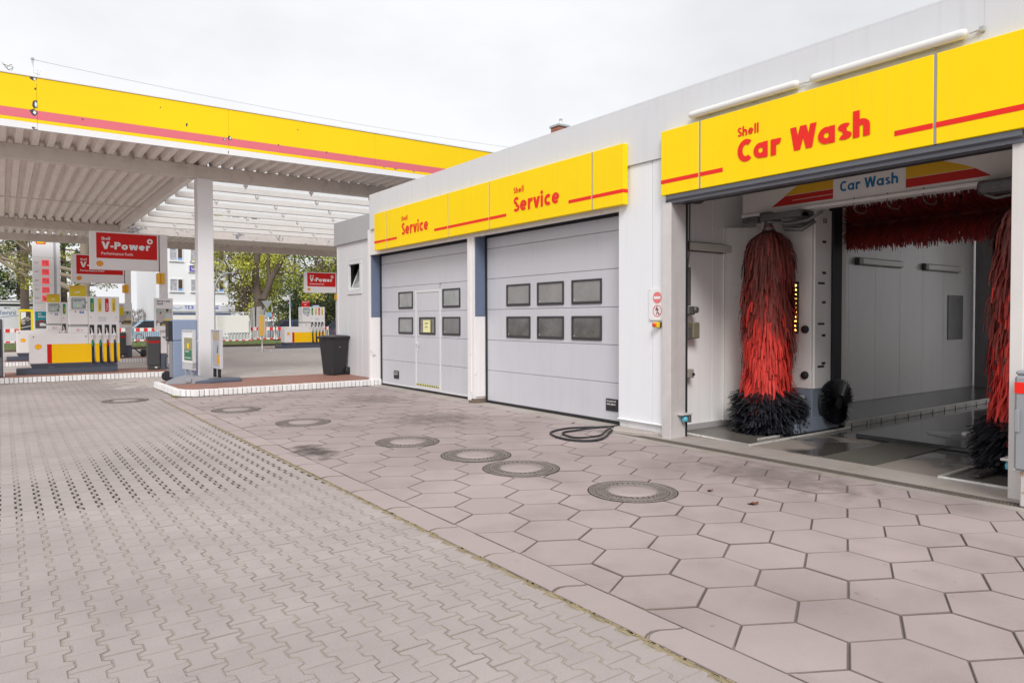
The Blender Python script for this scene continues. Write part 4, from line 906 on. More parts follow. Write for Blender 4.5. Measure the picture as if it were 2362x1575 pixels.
for lb, y_, s_ in (('light barrier sensor on the steel jamb of the wash bay', 6.115, -1), ('light barrier sensor on the pale entrance post', 2.374, 1)):
    t = thing('light_barrier', lb, 'sensor', (7.2, y_, .30), 0, 'light barriers of the wash bay'); 
    MB().rbox(-.12, .08, 0, s_*.09, .0, .02, .003).build('shield', steel, t); MB().rbox(.02, .07, s_*.012, s_*.08, -.10, -.001, .004).build('bracket', gearm, t); MB().lathe((-.02,s_*.045,-.055), [(.038,-.03),(.042,.0),(.03,.035),(0,.04)], 14, 'z').build('lens', ltb, t)
dd = thing('roller_drum', 'dark rolled wash bay door drum under the tunnel ceiling', 'roller drum', (7.75, 5.4, 3.38)); MB().cyl((0,-2.9,0), (0,.95,0), .20, 24).build('drum', mat('drum_grey', (.20,.195,.19), .5, var=.2), dd); MB().lathe((0,.95,0), [(.26,0),(.26,.03),(.1,.05),(0,.05)], 24, 'y').build('end_plate', gearm, dd)
vac = thing('vacuum_unit', 'grey vacuum unit with a red band beside the wash bay', 'vacuum unit', (6.84, 2.135, 0))
vm = mat('vacuum_grey', (.30,.31,.33), .45, var=.05); MB().rbox(-.14, .14, -.32, .105, .30, 1.08, .02).build('body', vm, vac); MB().rbox(-.146, -.139, -.30, .10, .935, 1.025, .001).build('red_band', red_m, vac); MB().rbox(-.165, -.1401, .06, .09, .62, .80, .004).build('latch', vm, vac)
MB().rbox(-.10, .12, -.28, .07, .0, .30, .01).build('stand', mat('stand_rusty', (.55,.52,.50), .5, stain=((.35,.14,.03), 8, .55, .65, .9)), vac); MB().rbox(-.13, .13, -.31, .10, 1.08, 1.12, .015).build('lid', vm, vac)

cbl = MB().tube(spl([(7.66,6.40,3.55),(7.62,6.37,3.0),(7.58,6.34,2.5),(7.57,6.36,2.25)], 6), .010, 6); tag(cbl.build('hanging_cable', gearm), 'thin cable hanging down the inner wall just inside the wash bay', 'cable')
random.seed(15)
lfm = mat('dry_leaf_brown', (.16,.06,.03), .8, var=.3, scale=40)
for lb, x, y, s_ in (('curled brown dry leaf lying on a hexagon slab before the wash bay', 5.06, 3.55, .05), ('tiny brown leaf scrap near the curled dry leaf', 5.13, 4.05, .03)):
    t = MB(); t.grid(lambda u, v: ((u-.5)*s_*2*(1-.5*abs(v-.5)), (v-.5)*s_*1.2, .004+.018*abs(u-.5)+.008*math.sin(v*6)), 5, 4); o = t.build('dry_leaf', lfm); o.location = (x, y, 0); tag(o, lb, 'leaf')
# ================================================================== canopy
cn = thing('station_canopy', 'large filling station canopy with yellow fascia, ribbed soffit and glazed strip', 'canopy', (3, 28, 0))
def cp(name, m, mt): return m.build(name, mt, cn)
FYc = 17.58; X0, X1 = -1.8, 15.0  # canopy's unseen left end set short to let in more daylight
for a, b in zip([X0, -.5, .657, 4.44, 8.204, 12.0], [-.5, .657, 4.44, 8.204, 12.0, X1]):
    f = MB()
    for k, z0, z1 in ((0,5.478,5.618),(1,5.619,5.688),(2,5.689,5.873),(1,5.874,6.548)): f.m(k).rbox(a+.002, b-.002, FYc, FYc+.06, z0, z1, .002)
    cp('fascia_panel', f, [canopy_w, canopy_y, canopy_p])
cp('fascia_coping', MB().rbox(X0, X1, FYc-.02, FYc+.3, 6.55, 6.60, .005), canopy_w)
pk = MB(); ptch = [(.605,6.52,.06,.05),(.618,6.0,.06,.11),(.594,5.83,.07,.07),(.61,5.505,.06,.03),(1.463,5.828,.015,.02),(2.969,6.341,.013,.015),(3.517,6.04,.022,.045),(4.336,5.824,.028,.04),(4.461,5.871,.045,.06),(.633,6.315,.02,.03),(4.426,5.535,.012,.03),(6.107,6.324,.02,.015),(5.614,5.882,.02,.02),(6.855,5.865,.018,.025),(7.65,5.845,.015,.015),(8.475,5.675,.04,.012),(8.822,5.674,.06,.018),(9.384,5.675,.06,.012)]
random.seed(5)
for x, z, a, b in ptch:
    n = 9; pk.m(0).poly([(x+math.cos(6.283*i/n)*a*random.uniform(.6,1.15), FYc-.003, z+math.sin(6.283*i/n)*b*random.uniform(.6,1.15)) for i in range(n)])
    if a > .025: pk.m(1).poly([(x+.3*a+math.cos(6.283*i/n)*a*.45*random.uniform(.6,1.1), FYc-.0045, z+math.sin(6.283*i/n)*b*.6*random.uniform(.6,1.1)) for i in range(n)])
cp('peeled_patches', pk, [mat('bare_dark_metal', (.05,.05,.055), .6), canopy_w])
# ribbed deck (trapezoid sheet, ribs along y)
def deck(x0, x1, y0, y1, zb=5.54, h_=.145, per=.30):
    m = MB(); n = int((x1-x0)/per); prof = []
    for i in range(n):
        x = x0+i*per; prof += [(x, zb), (x+.13, zb), (x+.175, zb+h_), (x+.255, zb+h_)]
    prof.append((x0+n*per, zb))
    a = m.add([(x, y0, z) for x, z in prof]); b = m.add([(x, y1, z) for x, z in prof])
    for i in range(len(prof)-1): m.face([a[i], a[i+1], b[i+1], b[i]])
    return m
cp('soffit_sheet', deck(X0, 15.0, FYc+.07, 19.74), deck_m)
cp('soffit_sheet', deck(X0, 4.05, 19.75, 27.9), deck_m); cp('soffit_sheet', deck(X0, 4.05, 27.91, 33.6), deck_m)
cp('soffit_sheet', deck(X0, 19.8, 33.9, 39.4), deck_m)
cp('sheet_joint', MB().rbox(X0, 4.05, 27.87, 27.93, 5.515, 5.538, .003), beam_m)
cp('main_beam', MB().rbox(X0, 13.0, 19.47, 19.74, 5.205, 5.535, .008), beam_m)
cp('beam_joint_plate', MB().rbox(4.11, 4.50, 19.462, 19.469, 5.21, 5.53, .002), beam_m)
cp('rear_beam', MB().rbox(X0, 4.3, 33.62, 33.88, 5.20, 5.535, .008), beam_m); cp('rear_beam', MB().rbox(4.302, 19.8, 33.62, 33.88, 5.20, 5.535, .008), beam_peel)
cp('far_edge_beam', MB().rbox(X0, 19.8, 39.4, 39.62, 5.22, 5.60, .008), beam_m)
cp('skylight_trimmer', MB().prism([(4.06,19.75,5.30),(4.44,19.75,5.50),(4.44,19.75,5.70),(4.06,19.75,5.70)], (0,13.86,0)), deck_m)
glass_m = mat('skylight_glass', (.84,.84,.84), .45, var=.05, spec=.3)
_t = glass_m.node_tree; _tr = _t.nodes.new('ShaderNodeBsdfTransparent'); _mx = _t.nodes.new('ShaderNodeMixShader'); _mx.inputs[0].default_value = .12; _o = [q for q in _t.nodes if q.type == 'OUTPUT_MATERIAL'][0]
_t.links.new(_tr.outputs[0], _mx.inputs[1]); _t.links.new(_t.nodes['Principled BSDF'].outputs[0], _mx.inputs[2]); _t.links.new(_mx.outputs[0], _o.inputs[0])
for k in range(8):
    y = 20.55+k*1.68
    cp('rafter', MB().rbox(4.45, 19.8, y, y+.14, 5.40, 5.58, .006), bar_white)
    br = MB()
    for j in range(7):
        x = 5.6+j*1.9+(.8 if k % 2 else 0); br.rbox(x, x+.10, y+.02, y+.12, 5.30, 5.40, .01); br.rbox(x+.03, x+.07, y+.05, y+.09, 5.24, 5.30, .005)
    cp('brackets', br, bar_white)
    if k < 7: 
        cp('purlin', MB().rbox(4.45, 19.8, y+.86, y+.95, 5.60, 5.70, .004), beam_peel)
for k in range(8): cp('skylight_pane', MB().box(4.45, 19.8, 19.80+k*1.73, 19.80+k*1.73+1.71, 5.735, 5.745), glass_m)
dk = MB(); dk.box(X0, 15, FYc+.1, 19.8, 5.80, 6.45); dk.box(X0, 4.05, 19.8, 33.9, 5.80, 6.45); dk.box(X0, 19.8, 33.9, 39.6, 5.80, 6.2); cp('roof_deck', dk, beam_m)
cp('column', MB().rbox(4.115, 4.495, 19.42, 19.80, 0, 5.203, .012), column_m)
cp('column', MB().rbox(16.2, 16.55, 33.55, 33.9, 0, 5.2, .012), column_m); cp('column', MB().rbox(-1.5, -1.15, 33.55, 33.9, 0, 5.2, .012), column_m); cp('column', MB().rbox(-1.5, -1.15, 19.42, 19.80, 0, 5.2, .012), column_m)
under(cn)
ms = thing('wire_mast', 'thin white mast with a slack wire along the canopy roof edge', 'mast', (.60, 17.75, 6.6)); MB().cyl((0,0,0), (0,0,.36), .018, 8).build('mast', canopy_w, ms); MB().lathe((0,0,.35), [(.03,0),(.035,.02),(.02,.05)], 8).build('clamp', clipm, ms)
MB().tube([(0+12.6*t, 0, .36-.09*t-.55*t*(1-t)) for t in [i/24 for i in range(25)]], .005, 5).build('wire', clipm, ms)

# ================================================================== islands with white brick kerbs
def kerb_run(parent, path, pitch=.094, h_=.135, d_=.11, objects=True, m=kerb_white):
    P = [Vector((*p, 0)) for p in path]; L_ = [0]
    for a, b in zip(P[:-1], P[1:]): L_.append(L_[-1]+(b-a).length)
    n = int(L_[-1]/pitch); me = MB().rbox(-pitch/2+.0055, pitch/2-.0055, 0, d_, 0, h_, .006).mesh('kerb_brick', m); j = MB()
    for k in range(n):
        s_ = (k+.5)*L_[-1]/n; i = max(q for q in range(len(L_)-1) if L_[q] <= s_); t = (s_-L_[i])/(L_[i+1]-L_[i]); p = P[i].lerp(P[i+1], t); d = (P[i+1]-P[i]).normalized(); a = math.atan2(d.y, d.x)
        if objects:
            o = bpy.data.objects.new('kerb_brick', me); COL.objects.link(o); o.parent = parent; o.location = (p.x+random.gauss(0,.001), p.y+random.gauss(0,.0015), random.gauss(0,.0012)); o.rotation_euler = (0,0,a+random.gauss(0,.008))
        else:
            q = Vector((-d.y, d.x, 0)); w = pitch/2-.0055; A, B = p-d*w, p+d*w; j.prism([A, B, B+q*d_, A+q*d_], (0,0,h_))
    if not objects: tag(j.build('kerb_bricks', m, parent), kind='stuff')
    c = MB()
    for a, b in zip(P[:-1], P[1:]):
        d = (b-a).normalized(); q = Vector((-d.y, d.x, 0)); c.prism([a+q*.012, b+q*.012, b+q*(d_-.005), a+q*(d_-.005)], (0,0,h_-.012))
    c.build('kerb_mortar', mortar, parent)
def island(name, poly, z, m):
    o = MB().prism([(x, y, -.02) for x, y in poly], (0,0,z+.02)).build(name, m); return tag(o, kind='structure')
i0 = island('tile_island', [(2.90,17.9),(2.95,15.75),(3.05,15.46),(3.25,15.36),(7.30,15.42),(7.30,17.9)], .128, tile_red)
gr = MB()
for k in range(29): gr.box(2.93+k*.15, 2.936+k*.15, 15.47, 17.88, .12, .1292)
for k in range(16): gr.box(2.93, 7.29, 15.5+k*.15, 15.506+k*.15, .12, .1288)
gr.build('tile_grout', mat('grout_dark', (.24,.14,.115), .9), i0)
kerb_run(i0, [(2.80,17.9),(2.83,15.78),(2.93,15.45),(3.16,15.255),(7.28,15.31)])
i1 = island('pump_island', [(-9,21.37),(3.80,21.37),(3.92,21.6),(3.92,23.6),(-9,23.6)], .128, tile_red)
kerb_run(i1, [(-.35,21.255),(3.78,21.255),(3.94,21.40),(3.98,21.8),(3.98,23.6)]); kerb_run(i1, [(-9,21.255),(-.36,21.255)], objects=False)
i2 = island('pump_island', [(-9,29.42),(4.40,29.42),(4.52,29.7),(4.52,31.6),(-9,31.6)], .128, tile_red); kerb_run(i2, [(-9,29.30),(4.40,29.30),(4.56,29.45),(4.62,29.8),(4.62,31.6)], objects=False)
i3 = island('pump_island', [(10.55,34.62),(17,34.62),(17,36.6),(10.45,36.6),(10.4,34.8)], .128, tile_red); kerb_run(i3, [(10.35,36.6),(10.35,34.75),(10.5,34.5),(17,34.5)], objects=False, m=mat('kerb_brick_grey', (.55,.54,.55), .7, var=.2, scale=6))

# ================================================================== fuel pumps
p_white = mat('pump_white', (.80,.775,.775), .4, var=.03); p_yel = mat('pump_yellow', (.98,.58,.0), .45, var=.02, spec=.3); p_red = mat('pump_red', (.60,.010,.008), .5, var=.02, spec=.25); p_blue = mat('pump_plinth_blue', (.075,.090,.125), .5, var=.1)
p_grey = mat('pump_grey', (.38,.37,.37), .45); lcd = mat('display_lcd', (.45,.50,.50), .2, coat=.5); ink = mat('print_ink', (.03,.03,.05), .5); green = mat('flag_green', (.0,.23,.08), .4); flag_y = mat('flag_yellow', (.74,.55,.06), .4); card_y = mat('card_yellow', (.66,.50,.01), .45); label_b = mat('label_blue', (.03,.10,.36), .4); paper_w = mat('paper_white', (.80,.80,.82), .6)  # one plain grey for the terminal gap, print lines and roof edge
def nozzle(t, x, col):
    nz = MB(); nz.m(0).rbox(x-.055, x+.055, -.012, .0, 1.05, 1.30, .004)
    h = nz.build('holster', [rubber], t)
    b = MB(); b.m(0).tube([(x-.02,-.02,1.22),(x-.005,-.05,1.12),(x+.005,-.06,1.03),(x+.01,-.055,.92)], [.014,.018,.03,.028], 8); b.m(1).lathe((x,-.075,1.03), [(.045,0),(.045,-.02),(.03,-.03),(0,-.032)], 14, 'y'); b.m(2).tube([(x+.01,-.055,.88),(x+.012,-.05,.80),(x+.016,-.045,.72)], [.024,.022,.018], 8)
    b.build('nozzle', [steel, paper_w, col], t)
    MB().tube(spl([(x+.016,-.045,.73),(x+.03,-.05,.50),(x+.05,-.05,.30),(x+.075,-.045,.25)], 5), .016, 7).build('hose', rubber, t)
    s_ = MB(); s_.m(0).rbox(x-.012, x+.055, -.004, .004, .245, .80, .001); s_.build('hose_slot', rubber, t)
    MB().rbox(x+.056, x+.070, -.012, .004, .245, .80, .002).build('slot_edge', p_white, t)
def pump(label, loc, num, card, cardprint, extra=None):
    t = thing('fuel_pump', label, 'fuel pump', loc, 0, 'fuel pumps under the canopy')
    MB().rbox(-.29, 2.02, .0, .62, 0, .15, .008).build('plinth', p_blue, t)
    MB().prism([(.06,.03,.15),(.06,.55,.15),(0,.6,.27),(0,.0,.27)], (1.98,0,0)).build('base', p_blue, t); MB().rbox(.42, .53, .024, .03, .17, .23, .001).build('type_plate', paper_w, t)
    MB().rbox(0, 1.335, .0, .58, .272, 1.07, .018).build('body', p_white, t)
    MB().rbox(1.338, 2.085, .0, .58, .272, 2.07, .014).build('hose_head', p_white, t)
    MB().rbox(.905, 1.334, .01, .58, 1.073, 1.245, .008).build('terminal_base', p_white, t); MB().rbox(.92, 1.32, .03, .56, 1.247, 1.30, .002).build('terminal_gap', p_grey, t); MB().rbox(.905, 1.334, .0, .58, 1.303, 1.695, .010).build('terminal', p_white, t); MB().rbox(.905, 1.334, .0, .58, 1.70, 2.07, .010).build('display_head', p_white, t)
    MB().box(.385, .49, -.003, -.001, .285, .79).build('red_band', p_red, t); MB().box(.49, 2.083, -.003, -.001, .285, .79).build('yellow_band', p_yel, t)
    e = MB(); pecten(e, (.19,-.002,.725), *FY, .075); e.build('emblem', [red_m, yellow_m], t)
    d = MB(); d.rbox(.955, 1.275, -.014, .0, 1.735, 2.025, .006); dd_ = d.build('display', ink, t)
    d = MB(); d.m(0).poly([(.972,-.016,1.75),(1.258,-.016,1.75),(1.258,-.016,2.01),(.972,-.016,2.01)]); text(d.m(1), num, (1.205,-.0165,1.765), *FY, .07, .2)
    for q in ((1.0,1.11,1.965),(1.12,1.17,1.965),(1.18,1.235,1.965),(1.0,1.08,1.935),(1.10,1.17,1.94)): d.poly([(q[0],-.017,q[2]),(q[1],-.017,q[2]),(q[1],-.017,q[2]+.014),(q[0],-.017,q[2]+.014)])
    d.m(2).poly([(1.10+.045*math.cos(i*.4488), -.0172, 1.82+.04*math.sin(i*.4488)) for i in range(14)])
    d.build('screen', [lcd, ink, mat('sticker_pale', (.45,.62,.35), .5)], dd_)
    k = MB(); k.m(0).lathe((1.295,0,1.91), [(.016,0),(.016,-.008),(0,-.009)], 10, 'y'); k.lathe((1.04,0,1.655), [(.016,0),(.016,-.008),(0,-.009)], 10, 'y')
    for x in (.09, 1.27): k.lathe((x,0,.985), [(.016,0),(.016,-.006),(0,-.007)], 10, 'y')
    for x in (1.40, 2.0): k.lathe((x,0,1.50), [(.012,0),(.012,-.006),(0,-.007)], 10, 'y')
    k.build('locks', rubber, t)
    s_ = MB(); s_.m(0).box(1.135, 1.235, -.003, .0, 1.61, 1.675); s_.m(1).poly([(1.15,-.0035,1.64),(1.22,-.0035,1.64),(1.21,-.0035,1.66),(1.16,-.0035,1.66)]); s_.build('card_symbol', [label_b, paper_w], t)
    s_ = MB(); s_.box(1.06, 1.125, -.003, .0, 1.13, 1.19); s_.box(1.16, 1.20, -.003, 0, 1.14, 1.175); s_.build('stickers', mat('sticker_pink', (.70,.45,.48), .5), t)
    for i, (x, c, w_) in enumerate(((1.385, green, 'Super'), (1.57, flag_y, 'Super'), (1.74, p_red, 'Power'), (1.905, flag_y, 'Diesel'))):
        f = MB(); f.m(0).poly([(x,-.004,1.67),(x+.04,-.004,1.645),(x+.085,-.004,1.67),(x+.085,-.004,2.02),(x,-.004,2.02)])
        text(f.m(1), w_[:5], (x+.06,-.0045,1.70), (0,0,1), (-1,0,0), (0,-1,0), .035, .2, width=.20); f.build('grade_flag', [c, paper_w if c is p_red else (flag_y if c is green else ink)], t)
    n_ = MB(); n_.m(0).box(1.53, 1.80, -.003, .0, 1.345, 1.53); n_.m(1)
    for i in range(6): n_.poly([(1.55+.02*(i % 3),-.0036,1.505-.024*i),(1.78-.02*(i % 2),-.0036,1.505-.024*i),(1.78-.02*(i % 2),-.0036,1.513-.024*i),(1.55+.02*(i % 3),-.0036,1.513-.024*i)])
    n_.build('paper_notice', [paper_w, p_grey], t)
    for x, c in ((1.415, green), (1.60, green), (1.775, p_red), (1.945, ink)): nozzle(t, x, c)
    c = MB(); c.m(0).rbox(.91, 1.31, .10, .115, 2.07, 2.365, .003); c.m(1)
    for i, (a, b, h_) in enumerate(((.93,1.29,.012),(.93,1.17,.012),(.93,1.29,.004),(.93,1.25,.004))): c.poly([(a,.099,2.335-.028*i),(b,.099,2.335-.028*i),(b,.099,2.335-.028*i+h_),(a,.099,2.335-.028*i+h_)])
    c.m(2).poly([(1.03,.0985,2.17),(1.12,.0985,2.165),(1.16,.0985,2.19),(1.14,.0985,2.20),(1.04,.0985,2.185)]); c.build('info_card', [card, cardprint, paper_w], t)
    return t
pump('white and yellow fuel pump numbered 5 on the island nearest the yard', (.575, 22.34, .13), '5', card_y, mat('card_print_red', (.55,.10,.02), .5))
pump('white and yellow fuel pump numbered 3 on the middle island, partly hidden by another pump', (.40, 30.05, .13), '3', card_y, mat('card_print_red', (.55,.10,.02), .5))
pz = pump('white and yellow fuel pump with a red top card beyond the black wheelie bin', (11.39, 35.0, .13), '1', p_red, paper_w)
bs = MB(); bs.m(0).rbox(1.42, 1.85, .08, .10, 2.07, 2.17, .01); bs.m(1).poly([(1.45,.079,2.09),(1.82,.079,2.09),(1.80,.079,2.15),(1.55,.079,2.15)]); b_ = bs.build('blue_topper', [label_b, paper_w], pz)

# ================================================================== sign totems
totem_w = mat('totem_white', (.80,.775,.785), .4, var=.03); totem_b = mat('totem_base_blue', (.095,.11,.15), .5); or_box = mat('box_orange', (.82,.42,.01), .4); skin = mat('poster_skin', (.45,.25,.17), .6); hair = mat('poster_hair', (.04,.03,.03), .6); shirt = mat('poster_shirt', (.55,.53,.58), .6); shirt2 = mat('poster_pink', (.50,.40,.42), .6); pbg = mat('poster_scene', (.42,.46,.42), .6, var=.3, scale=9); pdark = mat('poster_dark', (.10,.09,.09), .6)
def board(t, x0, x1, z0, z1, y, words):
    b = MB().rbox(x0, x1, y, y+.07, z0, z1, .006).build('poster_board', totem_w, t); w = x1-x0; h_ = z1-z0
    P = lambda pts, k: [(x0+a*w, y-.002-.0006*k, z0+c*h_) for a, c in pts]
    p = MB(); p.m(0).poly(P([(.10,.15),(.93,.15),(.93,.68),(.10,.68)], 0)); p.m(1).poly(P([(.10,.15),(.93,.15),(.93,.30),(.10,.30)], 1))
    p.m(3).poly(P([(.18,.26),(.42,.26),(.42,.44),(.34,.50),(.24,.48)], 2)); p.m(2).poly(P([(.33+.05*math.cos(i*.524),.53+.035*math.sin(i*.524)) for i in range(12)], 3)); p.m(4).poly(P([(.28,.54),(.38,.54),(.37,.58),(.30,.58)], 4))
    p.m(5).poly(P([(.52,.32),(.90,.34),(.88,.50),(.74,.54),(.60,.50)], 2)); p.m(2).poly(P([(.68+.065*math.cos(i*.524),.59+.05*math.sin(i*.524)) for i in range(12)], 3)); p.m(4).poly(P([(.61,.60),(.75,.60),(.76,.66),(.63,.67)], 4))
    p.m(6).poly(P([(.50,.30),(.93,.32),(.93,.37),(.50,.35)], 5)); p.poly(P([(.40,.17),(.90,.17),(.90,.20),(.40,.20)], 5)); p.m(7).poly(P([(.14,.08),(.28,.08),(.28,.24),(.14,.24)], 6)); p.m(6).poly(P([(.78,.07),(.86,.07),(.86,.11),(.78,.11)], 5))
    p.build('poster_print', [pbg, pdark, skin, shirt2, hair, shirt, flag_y, paper_w], b)
    tx = MB()
    for i, (s_, ln_) in enumerate(words): text(tx, s_, (x0+.14*w, y-.003, z1-.115*h_-.085*h_*i), *FY, .055*h_, .22, width=ln_*w)
    tx.build('poster_text', mat('text_navy', (.03,.04,.11), .5), b); return b
def totem(label, loc, with_board=True, h_=3.88):
    t = thing('sign_totem', label, 'sign', loc, 0, 'fuel sign totems on the islands')
    MB().rbox(-.01, .19, -.10, .10, .46, h_, .008).build('post', totem_w, t); MB().rbox(-.015, .195, -.105, .105, 0, .458, .006).build('post_base', totem_b, t)
    b = MB().rbox(-1.75, -.03, -.07, .06, 2.82, h_, .012).build('sign_box', totem_w, t); MB().box(-.029, -.011, -.05, .05, 2.82, h_-.01).build('hinge_gap', rubber, t)
    MB().box(-1.59, -.075, -.073, -.0702, 3.14, 3.842).build('red_face', p_red, b)
    tx = MB(); text(tx, 'Shell', (-1.47,-.0735,3.64), *FY, .085, .2, width=.22); text(tx, 'V-Power', (-1.465,-.0735,3.395), *FY, .205, .24, width=1.21); text(tx, 'Performance Fuels', (-1.47,-.0735,3.235), *FY, .075, .15, width=.78)
    c = (-.26, 3.66); n = 24; ro, ri = .075, .032
    A = tx.add([(c[0]+ro*math.cos(6.2832*i/n), -.0765, c[1]+ro*math.sin(6.2832*i/n)) for i in range(n)]); B = tx.add([(c[0]+ri*math.cos(6.2832*i/n), -.0765, c[1]+ri*math.sin(6.2832*i/n)) for i in range(n)])
    for i in range(n): tx.face([A[i], A[(i+1) % n], B[(i+1) % n], B[i]])
    tx.build('lettering', paper_w, b)
    e = MB(); pecten(e, (-1.51,-.0705,2.985), *FY, .085); e.build('emblem', [red_m, mat('emblem_gold', (.85,.45,.01), .4)], b)
    ob = MB().rbox(-.095, -.013, -.19, .06, 2.465, 2.77, .008); ob.rbox(.0, .10, -.16, -.1005, 2.465, 2.77, .006); o = ob.build('orange_box', or_box, t); MB().box(-.0955, -.0945, -.12, -.09, 2.52, 2.70).build('box_mark', mat('box_mark_brown', (.25,.10,.01), .5), o)
    return t
t1 = totem('red and white fuel sign on a post beside the pump numbered 5', (3.725, 22.50, .13)); board(t1, -.19, .30, 1.12, 2.05, -.19, [('Neues von', .72), ('Shell', .33)])
t2 = totem('red and white fuel sign on a post, partly covered by the other such sign', (3.85, 30.6, .13)); b2 = board(t2, -.30, .20, 1.12, 2.07, -.19, [('Service', .30)])
MB().box(-.29, -.09, -.21, -.197, 1.60, 1.93).build('yellow_sheet', card_y, t2)
t3 = totem('red and white fuel sign in front of dark trees beside the building corner', (14.35, 35.6, .13))
# refuse bins by the totems
bin_g = mat('bin_anthracite', (.075,.075,.08), .5, var=.08); 
def island_bin(label, loc):
    t = thing('litter_bin', label, 'litter bin', loc, 0, 'grey litter bins on the islands'); MB().rbox(0, .32, -.16, .16, .11, .93, .02).build('body', bin_g, t); MB().rbox(.02, .30, -.14, .14, 0, .115, .01).build('foot', bin_g, t); MB().box(.004, .316, -.163, -.161, .765, .825).build('red_band', p_red, t); MB().box(.17, .24, -.143, -.1405, .04, .08).build('white_tag', paper_w, t); MB().rbox(-.005, .325, -.165, .165, .90, .945, .015).build('lid', bin_g, t); return t
island_bin('anthracite litter bin with a red band between pump 5 and the sign post', (3.385, 22.62, .13)); island_bin('anthracite litter bin with a red band beside the half-covered sign post', (3.50, 30.5, .13))
wc = thing('watering_can', 'black plastic watering can on the paving behind the litter bin', 'watering can', (4.55, 30.9, .13), R(180)); cm = mat('can_black', (.03,.03,.032), .4)
MB().lathe((0,0,0), [(.15,0),(.17,.04),(.17,.22),(.15,.27),(.06,.28)], 18).build('body', cm, wc); MB().tube([(.12,0,.10),(.25,0,.20),(.42,0,.36)], [.04,.025,.018], 8).build('spout', cm, wc); MB().tube(spl([(-.14,0,.1),(-.22,0,.2),(-.12,0,.33),(.05,0,.34),(.1,0,.26)], 5), .014, 6).build('handle', cm, wc)
ps = thing('service_post', 'dark grey service post at the end of the pump island', 'service post', (-.34, 21.95, .13)); MB().rbox(0, .345, -.15, .2, 0, 1.46, .02).build('body', mat('post_dark_grey', (.12,.125,.14), .4, var=.1), ps); MB().rbox(.346, .375, -.12, .2, 0, 1.47, .006).build('white_edge', paper_w, ps); MB().rbox(.02, .32, -.155, -.1505, .5, 1.2, .001).build('front_plate', rubber, ps)

# ================================================================== things on the tile island
un = thing('air_water_tower', 'blue-grey air and water service unit standing behind the poster stands', 'service unit', (3.22, 18.0, .13)); u_b = mat('unit_blue', (.235,.295,.42), .42, var=.05, scale=2); u_g = mat('unit_grey', (.24,.24,.26), .45, var=.1)
MB().rbox(.02, .56, 0, .42, .0, .93, .02).build('lower_cabinet', u_b, un); MB().rbox(.02, .56, .0, .42, .934, 1.43, .02).build('upper_cabinet', u_b, un)
MB().rbox(-.07, .018, .03, .40, .93, 1.40, .006).build('hose_niche', rubber, un); MB().rbox(-.05, .018, .02, .40, .08, .925, .006).build('side_cover', u_g, un); MB().tube([(.0,.1,.99),(-.10,.08,1.0),(-.19,.06,1.03)], .018, 8).build('handle', u_g, un)
MB().lathe((-.10,.12,.11), [(.11,-.03),(.12,0),(.11,.03),(.0,.03)], 18, 'y').build('wheel', rubber, un); MB().tube(spl([(-.04,.2,.62),(-.12,.15,.5),(-.13,.12,.35),(-.06,.12,.28)], 5), .012, 6).build('hose', rubber, un); MB().rbox(-.055, -.0501, .1, .2, .4, .85, .002).build('gauge_plate', steel, un)
st_g = mat('stand_grey', (.30,.31,.34), .4, var=.08); st_a = mat('stand_alu', (.66,.66,.68), .35, metal=.3, var=.05); st_b = mat('stand_base_blue', (.085,.10,.145), .45, var=.08)
def poster_stand(label, loc, rz, w, kind):
    t = thing('poster_stand', label, 'poster stand', loc, rz, 'poster stands on the tile island'); h0, h1 = .30, 1.20
    f = MB()
    for q in ((-w/2,w/2,h0,h0+.17 if kind == 0 else h0+.03),(-w/2,w/2,h1-.03,h1),(-w/2,-w/2+.03,h0+.03,h1-.03),(w/2-.03,w/2,h0+.03,h1-.03)): f.rbox(q[0], q[1], -.035, .035, q[2], q[3], .004)
    fo_ = f.build('frame', st_a, t); MB().box(-w/2+.03, w/2-.03, -.01, .01, h0+.03, h1-.03).build('backing', paper_w if kind == 0 else st_a, fo_)
    p = MB(); a = w/2-.05
    if kind == 0:
        p.m(0).poly([(-a+.03,-.013,.50),(a-.05,-.013,.50),(a-.05,-.013,1.02),(-a+.03,-.013,1.02)]); p.m(1).poly([(-a+.05,-.0136,.52),(a-.10,-.0136,.52),(a-.10,-.0136,.74),(-a+.05,-.0136,.74)]); pecten(p, (0,-.012,.84), *FY, .075, 2, 3)
        p.m(4).poly([(-a+.1,-.0142,.70),(a-.25,-.0142,.70),(a-.25,-.0142,.715),(-a+.1,-.0142,.715)]); p.poly([(-a+.1,-.0142,.56),(a-.15,-.0142,.56),(a-.15,-.0142,.575),(-a+.1,-.0142,.575)])
    else:
        p.m(0).poly([(-a,-.013,.95),(a,-.013,.95),(a,-.013,1.14),(-a,-.013,1.14)]); p.m(5).poly([(-a,-.013,.36),(a,-.013,.36),(a,-.013,.94),(-a,-.013,.94)]); p.m(6).poly([(a-.22,-.0136,.40),(a-.05,-.0136,.40),(a-.05,-.0136,.62),(a-.22,-.0136,.62)]); p.m(7).poly([(a-.2,-.0136,.66),(a-.14,-.0136,.66),(a-.12,-.0136,.88),(a-.17,-.0136,.80)])
    p.build('poster_print', [mat('poster_olive', (.30,.29,.16), .4, var=.15, scale=8), mat('poster_green', (.01,.17,.09), .4), flag_y, yellow_m, paper_w, mat('poster_silver', (.50,.50,.53), .35, var=.2, scale=6), or_box, ink] if kind == 0 else [mat('poster_tan', (.48,.38,.27), .5, var=.2, scale=12), green, flag_y, yellow_m, paper_w, mat('poster_silver', (.50,.50,.53), .35, var=.2, scale=6), or_box, ink], fo_)
    for s_ in (-1, 1): MB().rbox(s_*w*.25-.03, s_*w*.25+.03, -.03, .03, .10, .30, .006).build('leg', st_g if kind == 0 else rubber, t)
    return t
